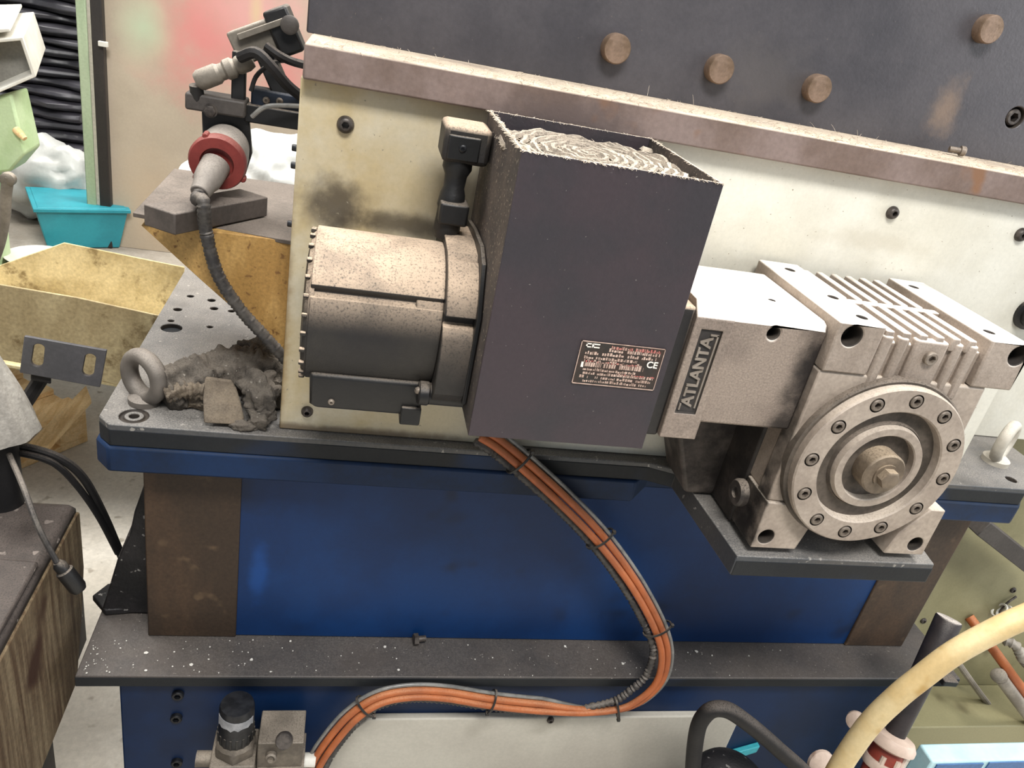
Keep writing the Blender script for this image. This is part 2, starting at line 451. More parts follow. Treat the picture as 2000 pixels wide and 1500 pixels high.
# paint chips on the ledge (uncountable swarf and flakes)
b = NB()
rnd = random.Random(3)
for i in range(120):
    y = rnd.uniform(-0.055, 0.02)
    x = -0.27 + rnd.random() ** 2.2 * 1.3
    q = rnd.uniform(0.0004, 0.0014) * (2.4 if rnd.random() < 0.08 else 1)
    c = Vector((x, y, LZ + 0.0008))
    a = rnd.random() * 3
    ring = [c + Vector((math.cos(a + k*1.257) * q * rnd.uniform(0.7, 1.4), math.sin(a + k*1.257) * q, 0)) for k in range(5)]
    top = [r + Vector((0, 0, 0.001)) for r in ring]
    rings(b, [ring, top])
o = tag(obj('paint_flakes', b, 'speck'), 'pale flakes and grit scattered over the dark ledge', 'debris'); o['kind'] = 'stuff'

# ------------------------------------------------------------------ machine table
tab = thing('machine_table', 'thick grey steel table plate with shelf carrying the gearbox', 'table plate', (0.54, 0.3, -0.076))
TF = -0.02
outline = [(-0.222, TF), (0.575, TF), (0.615, -0.035), (0.628, -0.241), (0.948, -0.241), (0.985, TF), (1.312, TF), (1.42, 0.085), (1.42, 0.62), (-0.24, 0.62), (-0.24, 0.0)]
b = NB(); prism(b, outline, 'z', -0.034, 0.0)
cut = NB()
for p, r in (((-0.2087, 0.3057, 0.0000), 0.017), ((-0.2155, 0.3348, 0.0000), 0.005), ((-0.2147, 0.3861, 0.0000), 0.007), ((-0.1662, 0.4450, 0.0000), 0.007), ((-0.1556, 0.4079, 0.0000), 0.007), ((-0.2054, 0.4537, 0.0000), 0.006),
             ((-0.1491, 0.3255, 0.0000), 0.005), ((-0.1243, 0.4046, 0.0000), 0.006), ((1.3059, 0.0123, 0.0000), 0.010)):
    lathe(cut, [(r, -0.02), (r, 0.02)], p, (0, 0, 1), 20)
# ring-shaped counterbore near the front left corner
c = Vector((-0.1965, 0.0071, 0.0000))
lathe(cut, [(0.019, -0.004), (0.019, 0.01), (0.013, 0.01), (0.013, -0.004)], c, (0, 0, 1), 28, closed=True)
lathe(cut, [(0.0065, -0.015), (0.0065, 0.01)], c, (0, 0, 1), 16)
top = obj('top_plate', b, 'table_steel', tab, 0.003, cut=cut)
b = NB(); prism(b, [(x, y) for x, y in outline], 'z', -0.0345, -0.0075)
bmesh.ops.scale(b, vec=(1.0012, 1.0, 1.0), verts=b.verts)
for v in b.verts: v.co.y -= 0.0006 if v.co.y < 0.3 else -0.0006
obj('plate_edge', b, 'table_edge', tab, 0.002, label='dark edge of the table plate')
outline2 = [(-0.225, TF - 0.004), (0.56, TF - 0.004), (0.60, 0.02), (0.95, 0.02), (1.0, TF - 0.004), (1.314, TF - 0.004), (1.425, 0.083), (1.425, 0.62), (-0.245, 0.62), (-0.245, 0.0)]
b = NB(); prism(b, outline2, 'z', -0.076, -0.0345)
obj('lower_plate', b, 'blue_table', tab, 0.004, label='blue painted lower plate of the table')

# ------------------------------------------------------------------ pale mounting plate, brown band, dark upper plate
mp = obj('mounting_plate', box(NB(), 0.0, 1.165, 0.0, 0.018, 0.001, 0.487), 'plate_white', None, 0.002)
tag(mp, 'large pale cream upright plate carrying motor and gearbox, stained at left', 'metal plate')
for p, r in (((0.0557, 0.0000, 0.4409), 0.0105), ((0.8313, 0.0000, 0.4424), 0.0095), ((1.0591, 0.0000, 0.4410), 0.0105), ((0.0375, 0.0000, 0.0338), 0.0085)):
    bolt('button', r, 0.008, 'bolt_dark', p, (0,-1,0), mp)
for p in ((-0.0060, 0.0090, 0.4016), (-0.0066, 0.0090, 0.3801), (-0.0068, 0.0090, 0.3051)):
    bolt('socket', 0.0042, 0.006, 'bolt_black', (0.0, 0.009, p[2]), (-1,0,0), mp)
b2 = obj('rear_cover', box(NB(), 1.10, 1.9, 0.17, 0.19, 0.001, 0.486), 'white_cover', None, 0.002)
tag(b2, 'plain cream cover sheet behind the right-hand eyebolt', 'cover sheet')
bd = obj('steel_band', box(NB(), 0.003, 1.40, -0.02, 0.16, 0.487, 0.526), 'band_steel', None, 0.0025)
tag(bd, 'brown rusty steel band with dusty top running above the cream plate', 'steel bar')
up = obj('upper_plate', box(NB(), -0.004, 1.40, 0.115, 0.16, 0.526, 0.95), 'upper_plate', None, 0.002,
         cut=lathe(NB(), [(0.016, -0.03), (0.016, 0.02)], (1.0628, 0.1150, 0.5938), (0,-1,0), 24))
tag(up, 'dark grey upright steel plate with round brass-coloured pins', 'metal plate')
pin = None
for p in ((0.4018, 0.1060, 0.5786), (0.5566, 0.1060, 0.5790), (0.7128, 0.1060, 0.5793), (0.9451, 0.1060, 0.7009)):
    if pin is None:
        pin = obj('pin', lathe(NB(), [(0.0195, -0.012), (0.0195, 0.006), (0.0178, 0.0085), (0.010, 0.0088)], (0,0,0), (0,0,1), 32), 'pin_steel')
        pin.matrix_basis = aim(p, (0,-1,0)); attach(pin, up)
    else:
        inst(pin, up, aim(p, (0,-1,0)))
bolt('socket', 0.0125, 0.012, 'bolt_dark', Vector((1.0628, 0.1150, 0.5938)) + Vector((0, 0.014, 0)), (0,-1,0), up)
# fibrous dust along the band's top
b = NB(); rnd = random.Random(11)
def strand(bm, p, d, L, w, n=3):
    d = Vector(d).normalized(); side = d.cross(Vector((0.3, -0.8, 0.5))).normalized() * w
    prev = None
    for k in range(n + 1):
        t = k / n
        c = Vector(p) + d * (L * t) + Vector((0, 0, -0.25 * L * t * t))
        s = side * (1 - 0.6 * t)
        cur = (bm.verts.new(c - s), bm.verts.new(c + s), bm.verts.new(c + d.cross(side).normalized() * w * 0.8))
        if prev:
            for i in range(3):
                bm.faces.new((prev[i], prev[(i+1) % 3], cur[(i+1) % 3], cur[i]))
        prev = cur
for i in range(3600):
    x = rnd.uniform(0.01, 1.33)
    dens = 0.45 + 0.55 * (mnoise.noise(Vector((x * 9, 0, 3))) * 0.5 + 0.5)
    if 0.36 < x < 0.52 or 0.62 < x < 0.78: dens += 0.3
    if rnd.random() > dens: continue
    y = -0.019 + abs(rnd.gauss(0, 0.03)) if rnd.random() < 0.6 else rnd.uniform(-0.018, 0.112)
    if y > 0.112: continue
    strand(b, (x, y, 0.5262), (rnd.gauss(0, 1), rnd.gauss(-0.2, 0.7), abs(rnd.gauss(0.12, 0.22))), rnd.uniform(0.003, 0.011), 0.00035)
for i in range(60):
    x = rnd.choice((rnd.gauss(0.42, 0.04), rnd.gauss(0.70, 0.05), rnd.uniform(0.1, 1.2)))
    strand(b, (x, rnd.uniform(-0.018, 0.05), 0.527), (rnd.gauss(0, 1), rnd.gauss(-0.3, 0.5), abs(rnd.gauss(0.5, 0.4))), rnd.uniform(0.012, 0.026), 0.0003, 5)
o = tag(obj('fibre_dust', b, 'fluff'), 'pale fluffy fibre dust lying along the top of the brown band', 'dust'); o['kind'] = 'stuff'
# loose screw on the band
s = thing('loose_screw', 'small loose grey screw lying on the band near right edge', 'screw', (0.9740, 0.1038, 0.5270))
b = NB(); lathe(b, [(0.0045, 0), (0.0045, 0.016), (0.0075, 0.016), (0.0075, 0.022), (0.006, 0.024)], Vector((0.9479, 0.0846, 0.5270)) + Vector((0, 0, 0.007)), (1, -0.35, 0.05), 16)
obj('screw_body', b, 'bolt_grey', s)

# ------------------------------------------------------------------ servo motor
CY, CZ = -0.122, 0.253
mot = thing('servo_motor', 'dusty black cylindrical servo motor left of the fan housing', 'motor', (0.12, CY, 0.15))
def arc_prof(r, groove, n=72, pad=None):
    pts = []
    for k in range(n):
        a = 2 * math.pi * k / n
        deg = math.degrees(a)
        q = r
        for g0, g1, dq in groove:
            if g0 <= deg <= g1: q = r + dq
        pts.append((CY - q * math.cos(a), CZ + q * math.sin(a)))   # angle 0 faces the viewer, 90 up
    return pts
# barrel: raised dusty crown above a dark slot on the viewer's side
b = NB(); prism(b, arc_prof(0.0875, [(35, 145, 0.004), (28, 34.9, -0.004)], 144), 'x', 0.036, 0.181)
obj('barrel', b, 'motor_black', mot, 0.0012, ang=25)
b = NB(); prism(b, arc_prof(0.087, [], 64), 'x', 0.150, 0.1815)
obj('barrel_end', b, 'motor_black', mot, 0.002)
b = NB(); lathe(b, [(0.06, 0.0), (0.083, 0.003), (0.0865, 0.007), (0.0865, 0.012)], (0.028, CY, CZ), (1, 0, 0), 64)
obj('end_cap', b, 'motor_black', mot)
for k in range(26):                       # ribs round the end cap
    a = 2 * math.pi * k / 26
    c = Vector((0.030, CY - math.cos(a) * 0.0865, CZ + math.sin(a) * 0.0865))
    if k == 0:
        r0 = obj('cap_rib', box(NB(), -0.001, 0.005, -0.0025, 0.0025, -0.0022, 0.0022), 'motor_black', mot, 0.001)
        r0.matrix_basis = Matrix.Translation(c) @ Matrix.Rotation(-a, 4, 'X')
    else:
        inst(r0, mot, Matrix.Translation(c) @ Matrix.Rotation(-a, 4, 'X'))
prof = [(-0.206, 0.180), (-0.222, 0.200), (-0.222, 0.268), (-0.213, 0.281), (-0.203, 0.2815), (-0.203, 0.2925), (-0.216, 0.2935), (-0.209, 0.315),
        (-0.190, 0.335), (-0.172, 0.345), (-0.168, 0.342), (-0.160, 0.350), (-0.120, 0.354), (-0.055, 0.352), (-0.032, 0.325), (-0.032, 0.195), (-0.08, 0.168), (-0.16, 0.166)]
b = NB(); prism(b, prof, 'x', 0.181, 0.2185)
obj('bearing_housing', b, 'motor_black', mot, 0.0015)
b = NB(); prism(b, [(-0.224, 0.19), (-0.224, 0.30), (-0.195, 0.352), (-0.165, 0.363), (-0.10, 0.363), (-0.04, 0.358), (-0.03, 0.33), (-0.03, 0.19)], 'x', 0.2155, 0.2205)
obj('gasket_plate', b, 'black_plastic', mot, 0.001)
b = NB(); prism(b, [(-0.189, 0.150), (-0.194, 0.158), (-0.194, 0.196), (-0.17, 0.205), (-0.08, 0.205), (-0.06, 0.195), (-0.06, 0.15)], 'x', 0.042, 0.172)
for v in b.verts:
    if v.co.x < 0.06 and v.co.z < 0.152: v.co.x += 0.010
obj('terminal_block', b, 'black_plastic', mot, 0.004)
b = NB(); box(b, 0.150, 0.174, -0.198, -0.10, 0.141, 0.165); obj('block_clip', b, 'black_plastic', mot, 0.002)
bolt('button', 0.004, 0.003, 'bolt_grey', (0.0688, -0.1940, 0.1625), (0,-1,0), mot)
b = NB(); lathe(b, [(0.012, 0), (0.0145, 0.002), (0.0145, 0.012), (0.013, 0.014), (0.013, 0.055)], (0.166, -0.198, 0.187), (1, 0, 0), 24)
obj('cable_gland', b, 'black_plastic', mot)
bolt('button', 0.0045, 0.004, 'bolt_grey', (0.1662, -0.204, 0.193), (-1, -0.3, 0), mot)
# angled plug box and its connector above the motor
con = thing('plug_connector', 'grey-topped black rectangular plug connector standing above the motor', 'connector', (0.19, -0.09, 0.35))
b = NB(); box(b, 0.165, 0.2195, -0.105, -0.045, 0.436, 0.478); obj('plug_housing', b, 'motor_black', con, 0.006)
b = NB(); box(b, 0.170, 0.207, -0.1075, -0.10, 0.440, 0.468); obj('plug_face', b, 'black_plastic', con, 0.002)
bolt('button', 0.0045, 0.002, 'bolt_black', (0.187, -0.1075, 0.4545), (0,-1,0), con)
b = NB(); lathe(b, [(0.017, 0), (0.0175, 0.012), (0.0135, 0.02), (0.0125, 0.034), (0.015, 0.042), (0.0165, 0.056), (0.015, 0.06), (0.016, 0.085), (0.013, 0.095)], (0.187, -0.086, 0.44), (-0.03, -0.1, -1), 20)
obj('coupling_sleeve', b, 'black_plastic', con)
b = NB(); box(b, 0.171, 0.205, -0.114, -0.08, 0.366, 0.392); obj('lock_collar', b, 'black_plastic', con, 0.003)

# ------------------------------------------------------------------ fan housing
X0, X1, Y0, Y1, Z0, Z1 = 0.2215, 0.4325, -0.262, -0.032, 0.172, 0.4905
fan = thing('fan_housing', 'dark purple-black sheet metal fan housing, open at the top', 'fan housing', ((X0+X1)/2, (Y0+Y1)/2, Z0))
T = 0.003
b = NB(); box(b, X0, X1, Y0, Y0 + T, Z0, Z1); obj('front_sheet', b, 'fan_box', fan, 0.0008)
b = NB(); box(b, X0, X1, Y1 - T, Y1, Z0, Z1); obj('rear_sheet', b, 'fan_box', fan, 0.0008)
b = NB(); box(b, X0, X0 + T, Y0 + T, Y1 - T, Z0, Z1); obj('side_sheet', b, 'fan_box_side', fan, 0.0008)
b = NB(); box(b, X1 - T, X1, Y0 + T, Y1 - T, Z0, Z1); obj('side_sheet', b, 'fan_box_side', fan, 0.0008)
b = NB(); box(b, X0 + T, X1 - T, Y0 + T, Y1 - T, Z0 + 0.002, Z0 + 0.006); obj('bottom_sheet', b, 'fan_box', fan)
GZ = 0.4755
FX, FY = (X0 + X1) / 2, (Y0 + Y1) / 2
# choked fan under the guard
b = NB()
n = 44
grid = {}
for i in range(n + 1):
    for j in range(n + 1):
        x = X0 + T + (X1 - X0 - 2*T) * i / n; y = Y0 + T + (Y1 - Y0 - 2*T) * j / n
        r = math.hypot(x - FX, y - FY)
        z = GZ - 0.013 + 0.010 * mnoise.noise(Vector((x * 60, y * 60, 1))) + 0.006 * mnoise.noise(Vector((x * 160, y * 160, 4)))
        z += 0.008 * math.exp(-(r / 0.045) ** 2)
        if r > 0.108: z -= 0.012
        grid[i, j] = b.verts.new((x, y, z))
for i in range(n):
    for j in range(n):
        b.faces.new((grid[i, j], grid[i+1, j], grid[i+1, j+1], grid[i, j+1]))
o = obj('dust_mat', b, 'guard_dust', fan, label='matted grey dust choking the fan'); o['kind'] = 'stuff'
for k in range(9):
    R = 0.014 + k * 0.0112
    C = []
    m = 48 + k * 3
    for i in range(m):
        a = 2 * math.pi * i / m
        q = Vector((math.cos(a), math.sin(a), 0)) * R
        p = Vector((FX, FY, GZ)) + q
        p += Vector((fuzz_noise(p, 60, 0.0032), fuzz_noise(p + Vector((3, 0, 0)), 60, 0.0032), fuzz_noise(p, 45, 0.004)))
        C.append(p)
    bm = NB(); rs = []
    for i, p in enumerate(C):
        a = 2 * math.pi * i / m
        er = Vector((math.cos(a), math.sin(a), 0))
        rr = 0.0028 + abs(fuzz_noise(p, 110, 0.0046))
        rs.append([p + er * (math.cos(t) * rr) + Vector((0, 0, math.sin(t) * rr * 1.2)) for t in (0, 1.05, 2.09, 3.14, 4.19, 5.24)])
    rings(bm, rs, closed=True)
    obj('guard_ring', bm, 'guard', fan)
for k in range(4):
    a = math.pi / 4 + k * math.pi / 2
    d = Vector((math.cos(a), math.sin(a), 0))
    bm = NB(); tube(bm, [Vector((FX, FY, GZ - 0.003)) + d * 0.01, Vector((FX, FY, GZ - 0.002)) + d * 0.07, Vector((FX, FY, GZ - 0.002)) + d * 0.135], 0.003, 6, 0.01)
    obj('guard_spoke', bm, 'guard', fan)
    c = Vector((FX, FY, GZ)) + d * 0.134
    bm = NB(); lathe(bm, [(0.008, -0.004), (0.009, 0.002), (0.006, 0.006)], c, (0, 0, 1), 10)
    for v in bm.verts: v.co += Vector((fuzz_noise(v.co, 150, 0.003), fuzz_noise(v.co * 1.3, 150, 0.003), fuzz_noise(v.co, 90, 0.003)))
    obj('corner_screw', bm, 'guard', fan)
b = NB(); rnd = random.Random(21)
for i in range(1500):
    r = 0.112 * math.sqrt(rnd.random()); a = rnd.random() * 6.283
    if rnd.random() > math.exp(-(r / 0.07) ** 2) + 0.35: continue
    strand(b, (FX + r * math.cos(a), FY + r * math.sin(a), GZ + 0.001), (rnd.gauss(0, 1), rnd.gauss(0, 1), abs(rnd.gauss(0.1, 0.15))), rnd.uniform(0.003, 0.010), 0.00035)
for i in range(1000):         # lint along the rim
    s = rnd.random(); e = rnd.choice((0, 0, 1, 1, 2, 3))
    x, y = ((X0 + s * (X1 - X0), Y0 + 0.001), (X0 + 0.0015, Y0 + s * (Y1 - Y0)), (X0 + s * (X1 - X0), Y1 - 0.001), (X1 - 0.0015, Y0 + s * (Y1 - Y0)))[e]
    strand(b, (x, y, Z1 - 0.0005), (rnd.gauss(0, 1), rnd.gauss(0, 1), abs(rnd.gauss(0.1, 0.2))), rnd.uniform(0.002, 0.006), 0.0004)
o = obj('lint', b, 'fluff', fan, label='pale lint on the guard and rim'); o['kind'] = 'stuff'
# nameplate
def on_front(px): return px
q = [Vector((0.3259, -0.2620, 0.3036)), Vector((0.4231, -0.2620, 0.3039)), Vector((0.4237, -0.2620, 0.2525)), Vector((0.3255, -0.2620, 0.2498))]
NX0, NX1 = min(q[0].x, q[3].x), min(max(q[1].x, q[2].x), X1 - 0.0005)
NZ0, NZ1 = (q[2].z + q[3].z) / 2, (q[0].z + q[1].z) / 2
b = NB(); box(b, NX0, NX1, Y0 - 0.0012, Y0, NZ0, NZ1)
npl = obj('nameplate', b, 'nameplate', fan, 0.0003, label='small dark rating plate with pale print')
W, H = NX1 - NX0, NZ1 - NZ0
yp = Y0 - 0.0016
def bar(name, x0, x1, z0, z1, m):
    bb = NB(); box(bb, NX0 + x0 * W, NX0 + x1 * W, yp, Y0 - 0.001, NZ0 + z0 * H, NZ0 + z1 * H); return obj(name, bb, m, npl)
b = NB()
for x0, x1, z0, z1 in ((0.0, 1, 0.985, 1.0), (0.0, 1.0, 0.0, 0.02), (0.0, 0.008, 0, 1), (0.992, 1, 0, 1)):
    box(b, NX0 + x0 * W, NX0 + x1 * W, yp, Y0 - 0.001, NZ0 + z0 * H, NZ0 + z1 * H)
obj('plate_border', b, 'print_pale', npl)
rnd = random.Random(5)
for name, mt, rows in (('print_rows', 'print_pale', ((0.80, 0.065, 0.34, 0.95), (0.70, 0.055, 0.07, 0.92), (0.60, 0.05, 0.07, 0.70), (0.42, 0.13, 0.08, 0.80), (0.33, 0.05, 0.07, 0.72), (0.24, 0.05, 0.10, 0.95), (0.15, 0.05, 0.07, 0.93), (0.06, 0.05, 0.12, 0.90))),
                      ('print_rows', 'print_red', ((0.87, 0.06, 0.36, 0.95), (0.52, 0.03, 0.1, 0.78), (0.285, 0.03, 0.5, 0.96)))):
    b = NB()
    for z, h, xa_, xb_ in rows:
        x = xa_
        while x < xb_:
            w = rnd.uniform(0.006, 0.03)
            if rnd.random() < 0.94:
                zz = z + rnd.uniform(0, 0.008)
                box(b, NX0 + x * W, NX0 + min(x + w, xb_) * W, yp, Y0 - 0.001, NZ0 + zz * H, NZ0 + (zz + h * rnd.choice((0.7, 1.0, 1.25))) * H)
            x += w + rnd.uniform(0.004, 0.014)
    obj(name, b, mt, npl)
b = NB()
for x0, x1, z0, z1 in ((0.06, 0.075, 0.86, 0.95), (0.06, 0.12, 0.93, 0.955), (0.06, 0.12, 0.86, 0.885), (0.14, 0.22, 0.93, 0.955), (0.14, 0.22, 0.86, 0.885), (0.13, 0.15, 0.86, 0.95), (0.055, 0.085, 0.40, 0.52)):
    box(b, NX0 + x0 * W, NX0 + x1 * W, yp, Y0 - 0.001, NZ0 + z0 * H, NZ0 + z1 * H)
obj('maker_mark', b, 'print_white', npl)
me = text_mesh('CE', 0.011, 0.0002, 0.0002); o = obj('ce_mark', me, 'print_white', npl); o.matrix_basis = Matrix.Translation((NX0 + 0.89 * W, yp - 0.0002, NZ0 + 0.60 * H)) @ Matrix.Rotation(math.pi/2, 4, 'X')

# ------------------------------------------------------------------ gear unit
gear = thing('gear_unit', 'dusty cast aluminium worm gear unit with round bolted output flange', 'gearbox', (0.78, -0.12, 0.0))
# motor adaptor next to the fan housing
b = NB(); box(b, 0.4335, 0.467, -0.222, -0.035, 0.168, 0.342); obj('motor_adaptor', b, 'motor_black', gear, 0.004)
b = NB(); prism(b, [(-0.2275, 0.170), (-0.2275, 0.332), (-0.212, 0.350), (-0.04, 0.350), (-0.03, 0.342), (-0.03, 0.170)], 'x', 0.467, 0.5155)
cut = NB(); lx0, lx1 = 0.4775, 0.5045; lz0, lz1 = 0.206, 0.318
box(cut, lx0, lx1, -0.25, -0.2245, lz0, lz1)
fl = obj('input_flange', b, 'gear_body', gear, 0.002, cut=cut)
b = NB(); box(b, lx0 - 0.001, lx1 + 0.001, -0.2247, -0.2235, lz0 - 0.001, lz1 + 0.001); obj('logo_recess', b, 'logo_dark', fl)
me = text_mesh('ATLANTA', 0.0205, 0.0012, 0.0004)
o = obj('logo_lettering', me, 'logo_letter', fl, label='raised maker lettering reading upwards')
lm = max(v.co.x for v in me.vertices) - min(v.co.x for v in me.vertices)
lcx, lcz = (lx0 + lx1) / 2 - 0.0015, (lz0 + lz1) / 2
o.matrix_basis = Matrix.Translation((lcx, -0.2257, lcz)) @ Matrix.Rotation(math.pi/2, 4, 'X') @ Matrix.Rotation(math.pi/2, 4, 'Z') @ Matrix.Diagonal((0.094 / lm, 1.0, 1.0, 1.0))
b = NB()
box(b, lx1 - 0.0045, lx1 - 0.0025, -0.2267, -0.2244, lz0 + 0.008, lz1 - 0.006)
box(b, lx1 - 0.013, lx1 - 0.0025, -0.2267, -0.2244, lz1 - 0.0075, lz1 - 0.0055)
box(b, lx0 + 0.003, lx0 + 0.005, -0.2267, -0.2244, lz0 + 0.004, lz0 + 0.013)
obj('logo_frame', b, 'logo_letter', fl)
b = NB(); prism(b, [(-0.2185, 0.190), (-0.2185, 0.329), (-0.213, 0.3365), (-0.205, 0.3395), (-0.04, 0.3385), (-0.03, 0.33), (-0.03, 0.19)], 'x', 0.5155, 0.645)
cut = NB(); lathe(cut, [(0.0078, -0.03), (0.0078, 0.02)], (0.5750, -0.2185, 0.3195), (0, -1, 0), 24)
lathe(cut, [(0.004, -0.006), (0.004, 0.02)], (0.60, -0.15, 0.338), (0, 0, 1), 12)
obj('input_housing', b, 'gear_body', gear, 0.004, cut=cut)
# worm housing low beside the case
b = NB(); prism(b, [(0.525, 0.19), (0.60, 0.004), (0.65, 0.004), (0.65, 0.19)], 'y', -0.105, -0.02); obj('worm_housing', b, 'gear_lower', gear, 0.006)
GX0, GX1, GY = 0.645, 0.924, -0.232
b = NB(); box(b, GX0 + 0.004, GX1 - 0.02, GY + 0.012, -0.012, 0.085, 0.284)
obj('case', b, 'gear_alu', gear, 0.006)
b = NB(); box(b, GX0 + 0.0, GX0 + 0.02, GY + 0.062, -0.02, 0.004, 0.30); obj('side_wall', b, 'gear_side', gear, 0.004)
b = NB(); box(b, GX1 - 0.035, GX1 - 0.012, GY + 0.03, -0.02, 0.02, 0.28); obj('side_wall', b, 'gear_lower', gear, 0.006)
# mounting pads along the top edges
def pad(x0, x1, holes, tops):
    bb = NB(); box(bb, x0, x1, GY - 0.003, -0.01, 0.285, 0.350)
    ct = NB()
    for hx, hz in holes: lathe(ct, [(0.0135, -0.03), (0.0135, 0.02)], (hx, GY - 0.003, hz), (0, -1, 0), 24)
    for tx, ty in tops: lathe(ct, [(0.007, -0.01), (0.007, 0.01)], (tx, ty, 0.35), (0, 0, 1), 16)
    obj('foot_pad', bb, 'gear_alu', gear, 0.0025, cut=ct)
pad(GX0, 0.708, [(0.6665, 0.334)], [(0.692, -0.205), (0.69, -0.14), (0.68, -0.04)])
pad(0.862, GX1, [(0.909, 0.334)], [(0.885, -0.20), (0.885, -0.04)])
# rib block: front between pads and cooling fins on top
b = NB(); box(b, 0.708, 0.862, GY + 0.006, -0.02, 0.265, 0.330); obj('rib_block', b, 'gear_alu', gear, 0.003)
fx = [0.7115, 0.7355, 0.7595, 0.7835, 0.8075, 0.8315]
for i, x in enumerate(fx):
    for (y0, y1) in ((GY + 0.001, -0.135), (-0.122, -0.015)):
        bb = NB(); hexa(bb, [(x, y0, 0.328), (x + 0.016, y0, 0.328), (x + 0.016, y1, 0.328), (x, y1, 0.328), (x + 0.003, y0, 0.3455), (x + 0.013, y0, 0.3455), (x + 0.013, y1, 0.3455), (x + 0.003, y1, 0.3455)])
        obj('cooling_fin', bb, 'gear_alu', gear, 0.002)
b = NB(); box(b, 0.708, 0.862, -0.135, -0.122, 0.328, 0.3445); obj('fin_bridge', b, 'gear_alu', gear, 0.002)
for x0, x1 in ((0.7115, 0.7265), (0.735, 0.7485), (0.7585, 0.806), (0.815, 0.828), (0.836, 0.850)):
    bb = NB(); box(bb, x0, x1, GY - 0.0015, GY + 0.012, 0.262, 0.3395)
    rb = obj('front_rib', bb, 'gear_alu', gear, 0.004)
    if x1 - x0 > 0.03:
        bolt('socket', 0.009, 0.006, 'bolt_grey', ((x0 + x1) / 2 + 0.002, GY - 0.0015, 0.318), (0,-1,0), rb)
# front wall behind the flange
b = NB(); prism(b, [(GX0, 0.088), (0.712, 0.086), (0.724, 0.05), (0.845, 0.05), (0.868, 0.06), (0.895, 0.10), (0.89, 0.284), (GX0, 0.284)], 'y', GY, GY + 0.03)
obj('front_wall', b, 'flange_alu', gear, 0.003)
for pts, hole in ((((GX0, 0.012), (0.7155, 0.012), (0.722, 0.046), (0.712, 0.086), (GX0, 0.088)), (0.663, 0.031)), (((0.858, 0.012), (GX1, 0.012), (GX1, 0.092), (0.90, 0.092), (0.868, 0.05)), (0.903, 0.031))):
    bb = NB(); prism(bb, list(pts), 'y', GY - 0.004, GY + 0.06)
    ct = NB(); lathe(ct, [(0.0115, -0.03), (0.0115, 0.02)], (hole[0], GY - 0.004, hole[1]), (0, -1, 0), 24)
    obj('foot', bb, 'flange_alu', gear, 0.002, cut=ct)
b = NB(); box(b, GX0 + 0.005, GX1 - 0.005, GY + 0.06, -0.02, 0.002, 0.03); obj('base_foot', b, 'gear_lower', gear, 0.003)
# output flange
FC = Vector((0.768, GY, 0.164))
D = Vector((0, -1, 0))
b = NB()
lathe(b, [(0.119, 0.0), (0.119, 0.022), (0.117, 0.024), (0.087, 0.024), (0.085, 0.022), (0.083, 0.008), (0.068, 0.004), (0.068, -0.002)], FC, D, 72)
cut = NB()
for k in range(12):
    a = math.radians(4 + 30 * k)
    lathe(cut, [(0.0102, -0.004), (0.0102, 0.01)], FC + Vector((math.sin(a) * 0.1025, -0.024, math.cos(a) * 0.1025)), D, 20)
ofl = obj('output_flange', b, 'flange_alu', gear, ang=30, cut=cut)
b = NB(); lathe(b, [(0.124, -0.004), (0.124, 0.009), (0.122, 0.011), (0.110, 0.011)], FC, D, 72); obj('flange_rim', b, 'flange_groove', ofl, ang=30)  # dark ring added to stand for the shadow gap round the flange
b = NB(); lathe(b, [(0.0835, 0.002), (0.0835, 0.0085), (0.069, 0.0045), (0.064, 0.016), (0.0625, 0.002)], FC, D, 64); obj('flange_groove', b, 'flange_groove', ofl)
b = NB(); lathe(b, [(0.0655, 0.003), (0.0625, 0.018), (0.0605, 0.0225), (0.051, 0.0225), (0.0495, 0.021), (0.0485, 0.001)], FC, D, 64); obj('hub_ring', b, 'flange_alu', ofl, ang=30)
b = NB(); lathe(b, [(0.049, 0.001), (0.049, 0.003), (0.03, 0.003)], FC, D, 48); obj('hub_floor', b, 'flange_groove', ofl)
b = NB(); lathe(b, [(0.030, 0.0), (0.030, 0.034), (0.028, 0.036), (0.02, 0.036)], FC + Vector((0.0, 0, -0.001)), D, 40); sh = obj('output_shaft', b, 'shaft_steel', ofl, ang=30)
bolt('hex', 0.0135, 0.014, 'shaft_steel', FC + Vector((0.001, -0.036, -0.001)), D, sh, name='shaft_screw')
for k in range(12):
    a = math.radians(4 + 30 * k)
    bolt('socket', 0.0082, 0.006, 'bolt_flange', FC + Vector((math.sin(a) * 0.1025, -0.0195, math.cos(a) * 0.1025)), D, ofl)
# oil plug on the case side in shadow
b = NB(); lathe(b, [(0.020, 0), (0.020, 0.008), (0.017, 0.012), (0.008, 0.012), (0.007, 0.008)], (0.6450, -0.1749, 0.0597), (-1, 0, 0), 28); obj('oil_plug', b, 'gear_lower', gear)

# ------------------------------------------------------------------ more materials
mat('black_oily', '#151516', '#232122', 20.0, rough=0.55, fine=0.15, spots=('#7d7a76', 80.0, 0.66, 0.71), bump=0.4)
mat('partition', '#a99b88', '#b3a592', 3.0, rough=0.6, fine=0.03, bump=0.02,
    stains=(((-0.3285, 1.3000, 0.3716), (0.19, 0.1, 0.20), '#cb837d', 1.0), ((-0.1787, 1.3000, 0.4478), (0.16, 0.1, 0.10), '#d39e98', 0.9), ((-0.1196, 1.3000, 0.3063), (0.1, 0.1, 0.12), '#cf807c', 0.8),
            ((-0.4766, 1.3000, 0.3633), (0.075, 0.1, 0.10), '#aebd9f', 0.9), ((-0.2042, 1.3000, 0.4492), (0.02, 0.1, 0.06), '#cdb88e', 0.7), ((-0.4605, 1.3000, -0.0956), (0.10, 0.1, 0.16), '#b79f83', 0.6)), soft=(-0.1, 1.25, 14.0))
